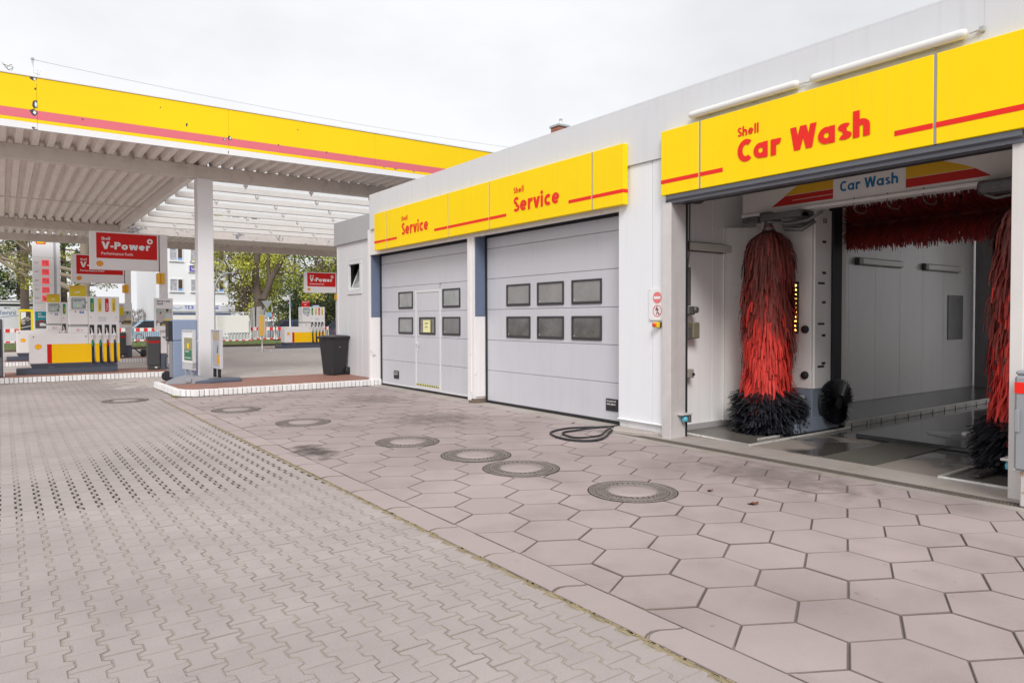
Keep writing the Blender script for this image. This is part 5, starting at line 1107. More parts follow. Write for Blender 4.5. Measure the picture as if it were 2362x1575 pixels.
s1 = poster_stand('poster stand with an olive and green poster on an arched grey base', (3.42, 17.20, .13), R(-83), .72, 0)
def arch(u, v): a = -.46+.92*u; return (a, -.30+.60*v, .015+.145*math.cos(a/.46*1.45)+.02*math.sin(v*3.14))
ab = MB(); ab.grid(arch, 16, 4); n = 16
for v in (0, 1):
    for i in range(n):
        p, q = arch(i/n, v), arch((i+1)/n, v); ab.poly([p, q, (q[0],q[1],.002), (p[0],p[1],.002)])
ab.m(0).rbox(-.06, .06, -.33, -.30, .03, .12, .01); o = ab.build('arched_base', st_g, s1); o.rotation_euler.z = R(83-14)
s2 = poster_stand('poster stand with a silver poster on a flat dark blue base beside the column', (4.0, 17.1, .13), R(-84), .58, 1)
fb = MB(); fb.slab([(-.55,-.15),(-.30,-.32),(.42,-.32),(.58,-.02),(.42,.30),(-.40,.30),(-.55,.15)], .0, .075, .05); o = fb.build('flat_base', st_b, s2); o.rotation_euler.z = R(84+10)
bn = thing('wheelie_bin', 'black wheelie bin standing on the red tiles against the annex wall', 'wheelie bin', (6.96, 17.42, .13), R(17)); bm_ = mat('bin_plastic_black', (.022,.022,.026), .42, var=.12, scale=4, bump=.05)
def taper(m, x0, x1, y0, y1, z0, X0_, X1_, Y0_, Y1_, z1, c=.04):
    def oc(a, b, d, e, z): return [(a+c,d,z),(b-c,d,z),(b,d+c,z),(b,e-c,z),(b-c,e,z),(a+c,e,z),(a,e-c,z),(a,d+c,z)]
    A = m.add(oc(x0,x1,y0,y1,z0)); B = m.add(oc(X0_,X1_,Y0_,Y1_,z1))
    for i in range(8): m.face([A[i], A[(i+1) % 8], B[(i+1) % 8], B[i]])
    m.face(A[::-1]); m.face(B); return m
taper(MB(), -.24, .22, -.20, .20, .02, -.31, .27, -.27, .27, .96).build('body', bm_, bn)
MB().rbox(-.34, .30, -.295, .295, .93, .975, .012).build('rim', bm_, bn)
ld = MB(); ld.grid(lambda u, v: (-.355+.72*u, -.31+.62*v, .985+.045*math.sin(v*math.pi)**.5*(math.sin(u*math.pi)**.35)+.0*u), 10, 8); ld.rbox(-.36, .37, -.315, .315, .955, .99, .012); ld.build('lid', bm_, bn)
MB().tube([(.34,-.22,1.0),(.41,-.22,1.0),(.41,.22,1.0),(.34,.22,1.0)], .014, 8).build('handle', bm_, bn); MB().rbox(-.42, -.35, -.07, .07, .955, .985, .01).build('front_grip', bm_, bn)
for s_ in (-1, 1):
    w_ = MB().lathe((.24,s_*.25,.10), [(.0,-.025),(.085,-.025),(.10,-.015),(.10,.015),(.085,.025),(0,.025)], 24, 'y').build('wheel', rubber, bn); MB().lathe((.24,s_*.25,.10), [(.055,-.029),(.05,-.032),(0,-.033)], 16, 'y').build('hub_cap', bm_, w_)
MB().cyl((.24,-.24,.10), (.24,.24,.10), .012, 8).build('axle', steel, bn); MB().lathe((-.05,-.268,.72), [(.012,0),(.01,-.004),(0,-.005)], 10, 'y').build('chip_plug', paper_w, bn)
tr = MB(); [tr.lathe((2.79+random.uniform(-.03,.05), 15.50+random.uniform(-.12,.06), 0), [(.02,0),(.014,.018),(0,.024)], 6) for _ in range(14)]; tag(tr.build('weed_tuft', mat('weed_olive', (.20,.20,.03), .9)), 'small tuft of weeds at the rounded corner of the white kerb', 'weeds')
# ================================================================== beyond the forecourt
sheet('street', -60, 120, 58.0, 66.0, -.05, asphalt)
vk = MB(); vk.rbox(-40, 60, 42.5, 42.72, -.1, .11, .02); tag(vk.build('verge_kerb', soil_m), kind='structure')
sheet('grass_verge', -60, 120, 42.7, 58.0, .03, grass_m)
random.seed(21)
gb_ = MB()
for k in range(9000):
    x = random.uniform(-3, 26); y = 42.9+random.random()**1.6*9.5; h_ = random.uniform(.03,.11); a = random.uniform(0, 3.14); c, s_ = math.cos(a)*.012, math.sin(a)*.012; lx, ly = random.gauss(0,.03), random.gauss(0,.03)
    gb_.poly([(x-c,y-s_,.03),(x+c,y+s_,.03),(x+lx,y+ly,.03+h_)])
tag(gb_.build('grass', mat('grass_blades', (.15,.21,.04), .8, var=.3, scale=1, island=.4)), 'short patchy grass on the verge beyond the forecourt', 'grass', kind='stuff')
# --- road work barriers
b_w = mat('barrier_white', (.78,.78,.78), .5, var=.06); b_r = mat('barrier_red', (.72,.03,.03), .45, var=.05)
def barrier(label, loc, rz=0):
    t = thing('work_barrier', label, 'barrier', loc, rz, 'red and white road work barriers')
    for z0, z1 in ((.74, .99), (.08, .20)):
        b = MB().rbox(0, 1.96, -.02, .02, z0, z1, .006).build('board', b_w, t); r_ = MB()
        for i in range(4): r_.box(.12+i*.48, .36+i*.48, -.023, -.0205, z0+.006, z1-.006)
        r_.build('red_bands', b_r, b)
    g_ = MB(); [g_.box(.06+i*.115, .09+i*.115, -.012, .012, .20, .74) for i in range(17)]; g_.build('bars', b_w, t)
    for x in (.1, 1.86): MB().rbox(x-.06, x+.06, -.3, .3, .0, .08, .01).build('foot', rubber, t)
    for x in (.0, 1.96): MB().cyl((x,0,.05), (x,0,1.05), .022, 8).build('post', steel, t)
    return t
n_ = 0
bl_l = [('red and white barrier on the grass beside the yellow framed poster', -.9), ('red and white barrier behind pump 3 and the price pylon', 1.15), ('red and white barrier behind the price pylon side', 3.2), ('red and white barrier below the hedge line behind pump 5', 5.25), ('red and white barrier in front of the light blue car', 7.3), ('red and white barrier behind the blue-grey service unit', 9.35)]
for lb, x in bl_l: barrier(lb, (x, 55.6-.18*(x+.9), .03), R(-8))
barrier('red and white barrier in front of the plank-clad tree trunk', (14.45, 52.6, .03)); barrier('red and white barrier in front of the dark blue estate car', (16.46, 52.5, .03)); barrier('red and white barrier running on behind the far fuel pump', (18.5, 52.4, .03))
# low striped fence with white sheeting on a pipe frame
pf = thing('sheeted_fence', 'pipe frame fence hung with large plain white sheeting', 'fence', (9.3, 52, .03)); pm_ = mat('pipe_white', (.72,.72,.72), .4)
for x in (0, 2.55, 5.15): MB().cyl((x,0,-.0), (x,0,2.04), .03, 8).build('post', pm_, pf)
MB().tube([(0,0,2.04),(5.05,0,2.04),(5.15,0,1.98)], .028, 8).build('top_rail', pm_, pf); 
for a, b in ((.02, 2.52), (2.58, 5.05)): MB().rbox(a, b, -.03, -.02, .60, 1.86, .003).build('sheet', mat('sheet_cream', (.80,.77,.74), .6, var=.03), pf)
lf = thing('low_barrier', 'low white slatted barrier with black dashes and red bands under the white sheeting', 'barrier', (11.9, 51.6, .03)); MB().rbox(0, 2.55, -.02, .02, .04, .13, .004).build('board', b_w, lf); r_ = MB(); [r_.box(.1+i*.44, .31+i*.44, -.023, -.0205, .045, .125) for i in range(6)]; r_.build('red_bands', b_r, lf)
g_ = MB(); [g_.box(.03+i*.10, .085+i*.10, -.012, .012, .13, .50) for i in range(25)]; g_.build('bars', b_w, lf); MB().rbox(0, 2.55, -.016, .016, .50, .56, .003).build('top_rail', b_w, lf); r_ = MB(); [r_.poly([(.06+i*.2,-.018,.505),(.16+i*.2,-.018,.505),(.20+i*.2,-.018,.555),(.10+i*.2,-.018,.555)]) for i in range(12)]; r_.build('black_dashes', ink, lf)
# planks round the trunk
wood = mat('plank_weathered', (.42,.40,.385), .85, var=.2, scale=6, island=.15, obj=.15)
pl_ = thing('trunk_planks', 'weathered grey planks strapped around the tree trunk', 'planks', (16.5, 57.2, 0)); random.seed(3)
for k in range(16):
    a = 2*math.pi*k/16; r_ = .56; q = MB().rbox(-.10, .10, -.02, .02, -.05, 2.45+random.uniform(-.15,.2), .006).build('plank', wood, pl_, (r_*math.cos(a), r_*math.sin(a), 0)); q.rotation_euler = (random.gauss(0,.02), random.gauss(0,.03), a+math.pi/2)
pA = thing('information_panel', 'orange and grey information panel on a post at the island end', 'panel', (10.24, 34.85, .0)); MB().cyl((0,0,.0), (0,0,.8), .03, 10).build('post', steel, pA); MB().rbox(-.16, .16, -.05, .05, .76, 1.79, .006).build('case', st_a, pA); e = MB(); e.m(0).box(-.15, .10, -.053, -.0505, .78, 1.77)
[e.m(1).box(-.13, .08, -.055, -.0535, .86+i*.10, .865+i*.10) for i in range(9)]; e.build('panel_face', [mat('panel_orange', (.80,.48,.10), .5), or_box], pA)
# --- street signs and lamp
zinc = mat('zinc_grey', (.36,.37,.39), .45, metal=.4)
sg = thing('give_way_sign', 'grey back of a triangular give way sign on a pole', 'road sign', (16.55, 55, -.05)); MB().cyl((0,0,0), (0,0,3.05), .035, 8).build('pole', zinc, sg); MB().prism([(-.42,-.05,3.06),(.42,-.05,3.06),(0,-.05,2.40)], (0,.02,0)).build('triangle', zinc, sg); MB().rbox(-.02, .36, -.06, -.045, 1.82, 2.16, .004).build('blue_plate', mat('sign_light_blue', (.22,.42,.62), .4), sg)
sg = thing('marker_pole', 'thin leaning red and white marker pole by the give way sign', 'pole', (17.1, 55, -.05)); m = MB()
for k in range(6): m.m(k % 2).tube([(-.035*k,0,.56*k),(-.035*(k+1),0,.56*(k+1))], .02, 6)
m.build('pole', [b_w, b_r], sg)
sg = thing('street_name_post', 'white post carrying a street name plate and a round blue sign', 'road sign', (18.34, 55, -.05)); MB().cyl((0,0,0), (0,0,3.7), .05, 10).build('pole', b_w, sg); MB().rbox(-.54, -.05, -.02, .0, 3.17, 3.34, .004).build('name_plate', b_w, sg); MB().lathe((.07,-.02,2.74), [(.22,0),(.22,.015),(0,.015)], 20, 'x').build('blue_disc', label_b, sg); MB().box(-.50, -.10, -.0225, -.0205, 3.22, 3.29).build('name_text', p_grey, sg)
lp = thing('street_lamp', 'slender grey street lamp with a curved arm in front of the white house', 'street lamp', (11.85, 51.2, -.05)); MB().tube(spl([(0,0,0),(0,0,1.8),(0,0,3.4),(.12,0,4.1),(.42,0,4.6),(.78,0,4.8),(1.15,0,4.87)], 6), [.06]*20+[.045]*17, 8).build('pole', zinc, lp); MB().rbox(.95, 1.28, -.06, .06, 4.84, 4.90, .02).build('lamp_head', zinc, lp)
# --- graffiti kiosk, framed poster, price pylon
gk = thing('graffiti_wall', 'white site hut wall with blue graffiti and a dark flat roof edge', 'hut', (.4, 60, -.05)); MB().rbox(-4, 1.6, 0, 2.2, 0, 2.62, .02).build('wall', mat('hut_white', (.70,.70,.72), .6, var=.1), gk)
for i, (z0, z1, c) in enumerate(((2.64,2.74,rubber),(2.76,2.86,b_w),(2.88,2.94,p_grey),(2.96,3.02,b_w))): MB().rbox(-4.05, 1.65, -.06+.01*i, 2.2, z0, z1, .004).build('roof_edge', c, gk)
gf = MB(); gfb = mat('graffiti_blue', (.03,.13,.32), .6); random.seed(12)
for s_, x, z, cap, wd_, w in (('Renni', -.60, 2.0, .30, 1.0, .13), ('SEIR', .52, 2.30, .16, .85, .16), ('Bro', -.25, 2.42, .12, .35, .16)): text(gf, s_, (x,-.004,z), *FY, cap, w, width=wd_)
gf.tube(spl([(-.75,-.004,1.78),(-.3,-.004,1.85),(.2,-.004,1.92),(.7,-.004,1.95)], 5), .014, 5); gf.build('graffiti', gfb, gk)
yf = thing('framed_poster', 'tall poster with a car picture in a bright yellow frame', 'poster', (1.04, 44.6, .03)); fm_ = mat('frame_yellow', (.90,.70,.0), .4)
for q in ((-.32,.32,1.98,2.10),(-.32,.32,.24,.34),(-.32,-.26,.34,1.98),(.19,.32,.34,1.98)): MB().rbox(q[0], q[1], -.04, .04, q[2], q[3], .006).build('frame', fm_, yf)
e = MB(); e.m(0).poly([(-.26,-.01,.34),(.19,-.01,.34),(.19,-.01,1.98),(-.26,-.01,1.98)]); e.m(1).poly([(-.24,-.014,1.55),(-.02,-.014,1.70),(-.02,-.014,1.97),(-.24,-.014,1.97)]); e.poly([(-.26,-.014,1.48),(.19,-.014,1.58),(.19,-.014,1.62),(-.26,-.014,1.52)]); e.poly([(-.26,-.014,1.12),(.19,-.014,1.22),(.19,-.014,1.25),(-.26,-.014,1.15)]); e.m(2).poly([(.05+.09*math.cos(i*.6),-.014,1.60+.12*math.sin(i*.6)) for i in range(10)]); e.poly([(-.14+.1*math.cos(i*.6),-.015,1.40+.1*math.sin(i*.6)) for i in range(10)]); e.m(1).poly([(-.2,-.014,.40),(-.0,-.014,.42),(.05,-.014,.75),(-.2,-.014,.8)])
e.build('poster_print', [mat('poster_night', (.05,.05,.06), .4, var=.5, scale=7), paper_w, mat('poster_tan_light', (.40,.33,.28), .5)], yf)
for x in (-.25, .25): MB().cyl((x,0,0), (x,0,.24), .03, 8).build('leg', zinc, yf)
py = thing('price_pylon', 'tall white fuel price pylon with red digits and a teal poster', 'pylon', (1.24, 41.0, 0)); pw = mat('pylon_white', (.88,.88,.90), .35, var=.02)
zz = [0, 1.14, 2.05, 2.40, 3.26, 4.60, 7.4]
for a, b in zip(zz[:-1], zz[1:]): MB().rbox(0, .86, 0, .5, a+.003, b-.003, .01).build('face_panel', pw, py); MB().rbox(.97, 1.12, .0, .5, a+.003, b-.003, .01).build('side_panel', pw, py)
MB().box(.861, .969, .04, .46, 0, 7.38).build('side_shade_strip', mat('pylon_shade_grey', (.52,.52,.56), .4), py)  # grey strip paints the shading on the pylon's rounded side
lr = mat('led_red_panel', (.80,.09,.10), .4, emit=.35); ld_ = mat('led_digit_dark', (.12,.05,.06), .5)
for i, (z0, dg, nm) in enumerate(((4.18,'115','Diesel'), (3.75,'155','Super'), (3.32,'153','Super'), (2.88,'213','Power'), (2.47,'185','Power'))):
    q = MB(); q.m(0).box(.36, .665, -.012, .0, z0, z0+.30); text(q.m(1), dg, (.39,-.013,z0+.05), *FY, .20, .14, width=.24); b = q.build('price_display', [lr, ld_], py)
    q = MB(); text(q, nm, (.07,-.003,z0+.14), *FY, .07, .18, width=.17); q.build('grade_name', mat('grade_text_pink', (.62,.25,.28), .5), py)
e = MB(); pecten(e, (.34,-.002,5.50), *FY, .30); e.m(0).poly([(.16,-.0045,5.24),(.52,-.0045,5.24),(.54,-.0045,5.31),(.14,-.0045,5.31)]); e.build('emblem', [red_m, yellow_m], py)
e = MB(); e.m(0).poly([(.06,-.003,1.55),(.66,-.003,1.55),(.66,-.003,1.98),(.06,-.003,1.98)]); e.m(1).poly([(.06,-.003,1.17),(.66,-.003,1.17),(.66,-.003,1.549),(.06,-.003,1.549)]); e.m(2).poly([(.24,-.004,1.28),(.50,-.004,1.28),(.50,-.004,1.38),(.34,-.004,1.44),(.24,-.004,1.42)]); text(e, 'Bali', (.19,-.004,1.83), *FY, .09, .2, width=.12); text(e, 'Bellings', (.19,-.004,1.69), *FY, .10, .2, width=.30); e.m(3).poly([(.22,-.004,1.50),(.38,-.004,1.50),(.38,-.004,1.56),(.22,-.004,1.56)])
e.build('teal_poster', [mat('poster_teal', (.0,.30,.34), .4), pdark, paper_w, p_red], py)
# --- white house
hs_ = thing('white_house', 'white rendered house with poster-covered windows and a shop sign band', 'house', (11.3, 69, -.05)); render_w = mat('render_white', (.90,.90,.92), .7, var=.02)
MB().rbox(-.2, 5.92, 0, 11, 0, 9.39, .03).build('wall', render_w, hs_)
MB().rbox(-.3, 6.02, -.1, 11.1, 9.4, 9.6, .02).build('parapet', zinc, hs_)
wfr = mat('house_window_white', (.76,.76,.78), .4); wgl = mat('house_glass', (.11,.07,.06), .1, var=.3); wpo = mat('window_poster', (.45,.45,.50), .5, var=.8, scale=5)
for zr in (4.14, 6.89):
    for xw in (.92, 2.65, 4.42):
        w_ = MB()
        for q in ((xw,xw+1.13,0,.09),(xw,xw+1.13,1.10,1.19),(xw,xw+.06,.09,1.10),(xw+1.04,xw+1.13,.09,1.10),(xw+.58,xw+.70,.09,1.10)): w_.rbox(q[0], q[1], -.05, .03, zr+q[2], zr+q[3], .006)
        f = w_.build('window', wfr, hs_); MB().box(xw+.70, xw+1.04, -.012, .0, zr+.30, zr+1.10).build('pane', wgl, f); MB().box(xw+.06, xw+.58, -.012, .0, zr+.09, zr+1.10).build('poster', wpo, f); MB().box(xw+.70, xw+1.04, -.014, .0, zr+.09, zr+.295).build('blue_sticker', mat('sticker_sky', (.18,.38,.75), .4), f); MB().rbox(xw-.05, xw+1.18, -.14, -.0, zr-.06, zr-.005, .006).build('sill', wfr, f)
e = MB(); e.m(0).rbox(2.47, 3.75, -.12, -.01, 5.90, 6.62, .01); e.m(1).box(2.55, 3.68, -.125, -.1205, 5.98, 6.54); text(e.m(2), 'Salon', (2.68,-.126,6.10), *FY, .30, .2, width=.9); e.build('purple_sign', [wfr, mat('sign_purple', (.12,.08,.42), .4), paper_w], hs_)
e = MB(); e.m(0).rbox(.55, 6.45, -.22, -.01, 2.38, 3.0, .01); text(e.m(1), 'TEXTILREINIGUNG', (2.08,-.223,2.58), *FY, .33, .17, width=.01) if 0 else text(e.m(1), 'TEX', (2.08,-.223,2.58), *FY, .33, .17, width=.80); text(e, 'SE', (4.55,-.223,2.58), *FY, .33, .17, width=.48); e.m(2).poly([(.75+.12*math.cos(i*.5),-.223,2.70+.16*math.sin(i*.5)) for i in range(13)])
for i in range(8): x = 1.0+i*.11; z = 2.66+.07*math.sin(i*.9+1); e.m(3).poly([(x,-.2235,z-.05),(x+.12,-.2235,2.61+.07*math.sin((i+1)*.9+1)),(x+.12,-.2235,2.70+.07*math.sin((i+1)*.9+1)),(x,-.2235,z+.05)])
for i in range(3): e.m(1).poly([(5.2,-.223,2.50+i*.15),(6.1,-.223,2.50+i*.15),(6.1,-.223,2.52+i*.15),(5.2,-.223,2.52+i*.15)])
e.build('shop_sign', [wfr, mat('sign_text_blue', (.06,.10,.50), .5), mat('sign_swirl_blue', (.10,.16,.62), .5), mat('sign_wave_blue', (.30,.50,.75), .5)], hs_); MB().rbox(.7, 6.1, -.15, -.01, 2.02, 2.24, .01).build('shop_window_band', mat('shop_glass_blue', (.10,.13,.25), .15, var=.5, scale=3), hs_)
# --- cars
def car(label, loc, rz, col, L_=4.3, H=1.45, estate=False):
    t = thing('parked_car', label, 'car', loc, rz, 'cars in the street'); body = mat('car_paint_'+label.split()[0]+label.split()[1], col, .25, var=.02, coat=.8); W_ = .86
    hh = .78 if not estate else .86
    prof = [(-L_/2,.35),(-L_/2+.02,.62),(-L_/2+.12,hh*.95),(-L_/2+.95,hh+.06),(L_/2-.25,hh+.10),(L_/2-.06,.66),(L_/2,.36),(L_/2-.1,.25),(-L_/2+.1,.25)]
    b = MB(); b.prism([(x,-W_,z) for x, z in prof], (0,2*W_,0)); b.build('body', body, t)
    cab = [(-L_/2+.90,hh+.05),(-L_/2+1.55,H-.04),(-L_/2+1.9,H),(L_/2-1.1 if not estate else L_/2-.55,H-.01),(L_/2-.30,hh+.10)]
    gm_ = mat('car_glass', (.03,.035,.05), .05, spec=.8, coat=.5)
    MB().prism([(x,-W_+.10,z) for x, z in cab], (0,2*W_-.20,0)).build('cabin_glass', gm_, t)
    r_ = MB(); r_.prism([(cab[1][0]+.02,-W_+.09,H-.05),(cab[1][0]+.33,-W_+.09,H+.012),(cab[3][0]+.02,-W_+.09,H+.008),(cab[3][0]+.1,-W_+.09,H-.05)], (0,2*W_-.18,0))
    for s_ in (-W_+.085, W_-.105):
        for a, c in ((cab[0], cab[1]), (cab[4], cab[3])):
            d = .05; r_.prism([(a[0]-d,s_,a[1]),(a[0]+d,s_,a[1]),(c[0]+d,s_,c[1]),(c[0]-d,s_,c[1])], (0,.02,0))
        r_.box(-.05, .05, s_, s_+.02, hh+.05, H-.02)
    r_.build('roof', body, t)
    for x in (-L_/2+.80, L_/2-.78):
        for s_ in (-1, 1):
            w_ = MB().lathe((x,s_*(W_-.09),.31), [(.20,-.1),(.30,-.1),(.315,-.07),(.315,.07),(.30,.1),(.20,.1)], 20, 'y', cap=False).build('wheel', rubber, t); MB().lathe((x,s_*(W_-.09),.31), [(0,-.09),(.20,-.085),(.20,.085),(0,.09)], 14, 'y').build('rim', steel, w_)
    for s_ in (-1, 1): MB().rbox(-L_/2+.01, -L_/2+.20, s_*.60-.16, s_*.60+.16, .60, .72, .02).build('headlight', mat('headlight_glass', (.7,.7,.72), .1, coat=.6), t); MB().rbox(L_/2-.12, L_/2-.02, s_*.68-.10, s_*.68+.10, .64, .82, .02).build('tail_light', p_red, t); MB().rbox(-L_/2+1.35, -L_/2+1.50, s_*(W_+.06)-.06, s_*(W_+.06)+.06, hh+.06, hh+.18, .02).build('mirror', body, t)
    return t
car('light blue hatchback beyond the barriers near the litter bins', (9.6, 60.3, -.05), R(180), (.20,.40,.62), 4.0, 1.58)
car('dark blue estate car beyond the plank-clad tree', (20.0, 60.2, -.05), 0, (.05,.09,.22), 4.4, 1.60, True)
car('grey dark saloon parked beyond the dark blue estate car', (24.8, 61.5, -.05), 0, (.06,.07,.09), 4.4, 1.45)
car('red hatchback parked behind the black wheelie bin', (21.6, 51.2, -.05), R(75), (.55,.03,.04), 3.9, 1.50)
# ================================================================== trees
bark = mat('bark_brown', (.115,.085,.068), .9, var=.35, scale=5, bump=.8, bscale=14); bark_l = mat('bark_light', (.27,.22,.17), .9, var=.25, scale=4, bump=.5, bscale=14)
lf_y = mat('leaf_spring_yellow', (.46,.47,.06), .6, var=.2, scale=.6, island=.45, trans=.0); lf_g = mat('leaf_mid_green', (.13,.19,.035), .6, var=.25, scale=.6, island=.45); lf_d = mat('leaf_dark_green', (.06,.09,.03), .6, var=.25, scale=.6, island=.45); lf_o = mat('leaf_olive_bud', (.25,.22,.06), .7, var=.2, island=.4)
def tree(name, label, loc, H, trunk, limbs, clumps, leafm, barkm, leaf=.16, per=260, seed=1, flat=.75):
    """trunk/limbs: polylines [(x,y,z,r)...] in local space; clumps: (x,y,z,rx,rz)"""
    random.seed(seed); t = thing(name, label, 'tree', loc)
    tm = MB(); tm.tube([p[:3] for p in trunk], [p[3] for p in trunk], 10); tm.build('trunk', barkm, t)
    lm = MB()
    for l_ in limbs: lm.tube([p[:3] for p in l_], [p[3] for p in l_], 7)
    for c in clumps:      # twigs feeding each clump
        o_ = random.choice(limbs)[-1] if limbs else trunk[-1]
        best = min([p for l_ in limbs for p in l_] or trunk, key=lambda p: (Vector(p[:3])-Vector(c[:3])).length)
        for k in range(3):
            e = Vector(c[:3])+Vector((random.gauss(0,.5)*c[3], random.gauss(0,.5)*c[3], random.gauss(0,.5)*c[4])); mid = Vector(best[:3]).lerp(e, .5)+Vector((random.gauss(0,.15), random.gauss(0,.15), random.uniform(0,.25)))
            lm.tube([best[:3], tuple(mid), tuple(e)], [min(best[3]*.6,.05), .022, .008], 5)
    lm.build('limbs', barkm, t)
    cm_ = MB(); mats = leafm if isinstance(leafm, list) else [leafm]
    for c in clumps:
        k0 = random.randrange(len(mats))
        for k in range(int(per*(c[3]*c[3]*.6+.4))):
            u = Vector((random.gauss(0,1), random.gauss(0,1), random.gauss(0,1))).normalized()*random.random()**.45
            p = Vector((c[0]+u.x*c[3], c[1]+u.y*c[3], c[2]+u.z*c[4])); s_ = leaf*random.uniform(.5,1.2)
            a = Vector((random.gauss(0,1), random.gauss(0,1), random.gauss(0,flat))).normalized(); b = a.cross(Vector((random.gauss(0,1), random.gauss(0,1), random.gauss(0,1)))).normalized()
            cm_.m(k0 if random.random() < .8 else random.randrange(len(mats))).poly([tuple(p-a*s_*.5), tuple(p+b*s_*.3), tuple(p+a*s_*.5), tuple(p-b*s_*.3)])
    cm_.build('crown', mats, t); return t
def blob(n, x, y, z0, z1, rx, rng, r=(.9,1.7)):
    random.seed(rng); return [(x+random.uniform(-rx,rx), y+random.uniform(-rx,rx)*.6, random.uniform(z0,z1), random.uniform(*r), random.uniform(*r)*.8) for _ in range(n)]
tree('forked_tree', 'thick forked tree with fresh yellow-green leaves, planks round its foot', (16.5, 57.2, 0), 14, [(0,0,-.1,.52),(0,0,1.5,.44),(.1,0,2.6,.42),(.2,0,3.2,.40)],
 [[(.05,0,2.9,.34),(-.12,0,4.2,.30),(-.16,0,5.4,.28),(.1,0,7.5,.24),(-.1,.3,10,.16)], [(.3,0,3.0,.32),(.75,0,4.0,.27),(1.1,0,4.9,.24),(2.1,.1,6.6,.19),(3.3,.3,9,.12)], [(.95,0,4.6,.18),(.85,0,5.6,.16),(.9,0,6.6,.14),(.6,0,9,.09)], [(-.1,0,3.6,.1),(-1.0,-.2,4.5,.07),(-2.0,-.3,4.9,.04)], [(1.2,0,5.2,.09),(2.4,-.2,5.4,.06),(3.4,-.3,5.2,.03)]],
 blob(34, 0, 1.2, 3.4, 9.5, 4.2, 31, (.6,1.2)), [lf_y, lf_y, lf_o], bark, .19, 260, 41)
for i, (lb, x, y, s_, mt, sd, z0, z1, rx) in enumerate((
 ('yellow-green leafy tree filling the gap right of the white house', 19.0, 70, 1, [lf_y, lf_o], 51, 1.5, 9, 3.0), ('broad yellow-green tree behind the forked trunk', 23.5, 69, 1, [lf_y, lf_y, lf_g], 52, 1.5, 9.5, 3.4),
 ('loose olive-green tree with thin foliage behind the street name post', 27.6, 68, 1, [lf_g, lf_o], 53, 1.2, 8, 3.0), ('dark green evergreen shrub tree behind the far fuel pump', 24.3, 63.2, 1, [lf_d, lf_d, lf_g], 54, .8, 5.2, 2.8), ('second dark evergreen beyond the red fuel sign by the building corner', 29.0, 63.5, 1, [lf_d, lf_g], 55, .8, 6.5, 2.8), ('tall bare-twigged tree showing sky through it behind the evergreens', 31.5, 72, 1, [lf_o], 56, 5, 12, 3.0))):
    cl = blob(38 if i != 5 else 12, 0, 0, z0, z1, rx*1.15, sd, (.9,1.6)); 
    tree('leafy_tree' if i not in (3, 4) else 'evergreen_tree', lb, (x, y, -.05), 10, [(0,0,0,.22),(.1,0,2,.19),(0,0,5,.13),(.1,.1,z1,.05)], [[(0,0,2+.5*k,.09),(random.uniform(-1,1)*1.4,random.uniform(-1,1)*.8,3.5+.7*k,.06),(random.uniform(-1,1)*2.4,random.uniform(-1,1)*1.2,4.8+.8*k,.025)] for k in range(6)], cl, mt, bark, .24 if i not in (3,4) else .20, 260 if i != 5 else 70, sd)
# left group: pale limbs crossing in front of dark conifers
tree('old_tree', 'old tree with long pale limbs reaching across beside the price pylon', (4.6, 53.4, 0), 14, [(0,0,-.1,.40),(-.1,0,2.2,.33),(-.2,.2,3.4,.30),(-.15,.2,6,.28),(0,.3,12,.2)],
 [[(-.3,.1,3.3,.24),(-1.5,.3,3.85,.19),(-3.0,.9,4.15,.15),(-4.6,1.9,5.35,.11),(-6.2,2.5,7.0,.07)], [(-.2,.2,4.2,.16),(-2.6,.8,4.8,.12),(-4.6,1.9,5.55,.09),(-6.4,2.6,5.75,.05)], [(-.2,.2,4.6,.15),(-2.4,.7,5.2,.12),(-3.1,1.1,5.9,.09),(-4.3,1.8,7.0,.06)], [(-.1,.2,3.8,.22),(.1,-.3,5.2,.18),(.6,-.6,6.8,.15),(1.2,-.8,8.5,.1)]],
 blob(30, -2.4, 1.5, 3.4, 10, 4.0, 61, (.5,.95)), [lf_y, lf_o], bark_l, .16, 230, 62)
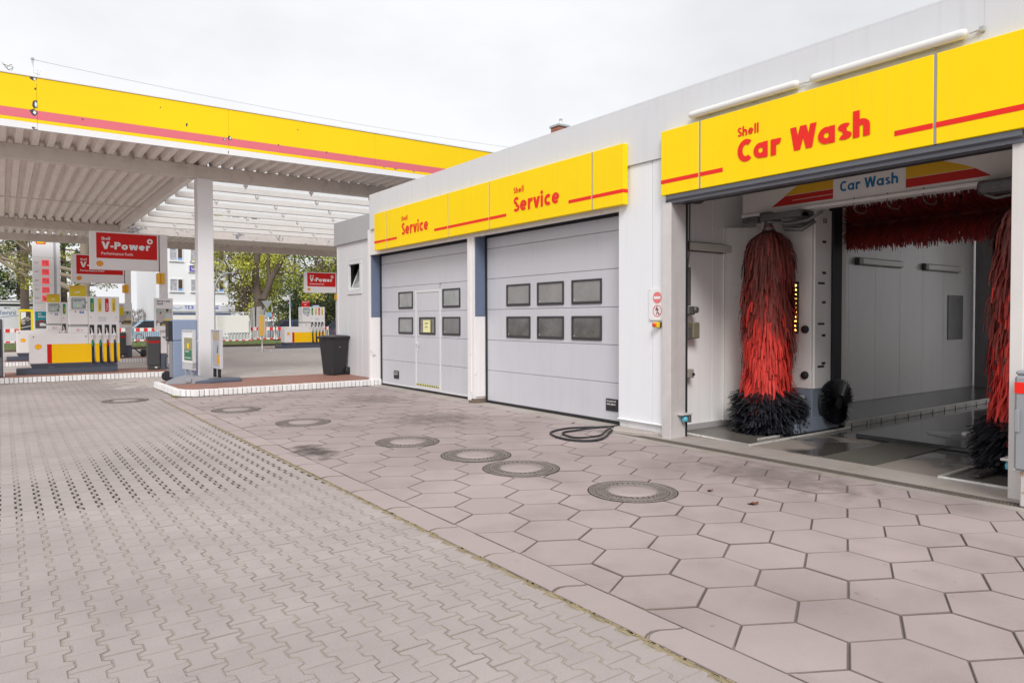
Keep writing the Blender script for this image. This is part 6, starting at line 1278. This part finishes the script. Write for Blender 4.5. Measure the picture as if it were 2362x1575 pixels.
for i, (lb, x, y, sd) in enumerate((('dark conifer behind the pale limbs above the graffiti wall', -1.6, 66, 71), ('dark conifer just left of the price pylon', 1.2, 68, 72), ('dark conifer showing between pylon and fuel signs', 4.2, 69, 73))):
    tree('conifer', lb, (x, y, -.05), 13, [(0,0,0,.30),(0,0,6,.2),(0,0,13,.04)], [[(0,0,1.5+k,.06),(math.cos(k*2.1)*1.5,math.sin(k*2.1)*1.5,1.3+k,.03)] for k in range(9)], [(math.cos(k*2.4)*(1.9-.12*k*.5), math.sin(k*2.4)*(1.9-.12*k*.5), 1.6+k*.42, 1.0-.012*k, .55) for k in range(24)], [lf_d, lf_g, lf_d], bark, .22, 380, sd, .3)
random.seed(77)
tree('shrub', 'low mixed green hedge above the graffiti wall roof', (.2, 63.5, -.05), 4, [(0,0,0,.1),(0,0,2.5,.05)], [[(0,0,1,.05),(1.4,0,2.4,.03)]], blob(16, 0, 0, 1.0, 3.6, 3.6, 78, (.7,1.1)), [lf_g, lf_d, lf_y], bark, .12, 240, 79)
tree('bare_tree', 'tall bare tree whose twigs show above the canopy fascia', (1.3, 58.9, -.05), 19, [(0,0,0,.3),(0,0,8,.22),(.1,0,14,.12),(.2,0,17,.05)], [[(0,0,12+k,.06),(random.uniform(-1,1),random.uniform(-.6,.6),15+k*.6,.035),(random.uniform(-1.2,1.2),random.uniform(-.6,.6),17.5+k*.28,.012)] for k in range(6)], [(random.uniform(-1.0,1.0), random.uniform(-.4,.4), random.uniform(17.5,18.7), .35, .3) for _ in range(8)], [lf_o], bark, .10, 30, 81)
random.seed(90)
hb_ = MB()
for k in range(1600):
    x = random.uniform(-.5, 4.5); z = .2+2.2*random.random(); y = random.uniform(-.6,.6); hb_.tube([(x,y,z),(x+random.gauss(0,.15),y+random.gauss(0,.1),z+random.uniform(.15,.4))], .012, 3)
hb__ = thing('bare_hedge', 'brown leafless hedge seen between the two fuel sign posts', 'hedge', (8.8, 75, -.05)); hb_.build('twigs', mat('twig_brown', (.20,.15,.12), .9, var=.3, island=.4), hb__)
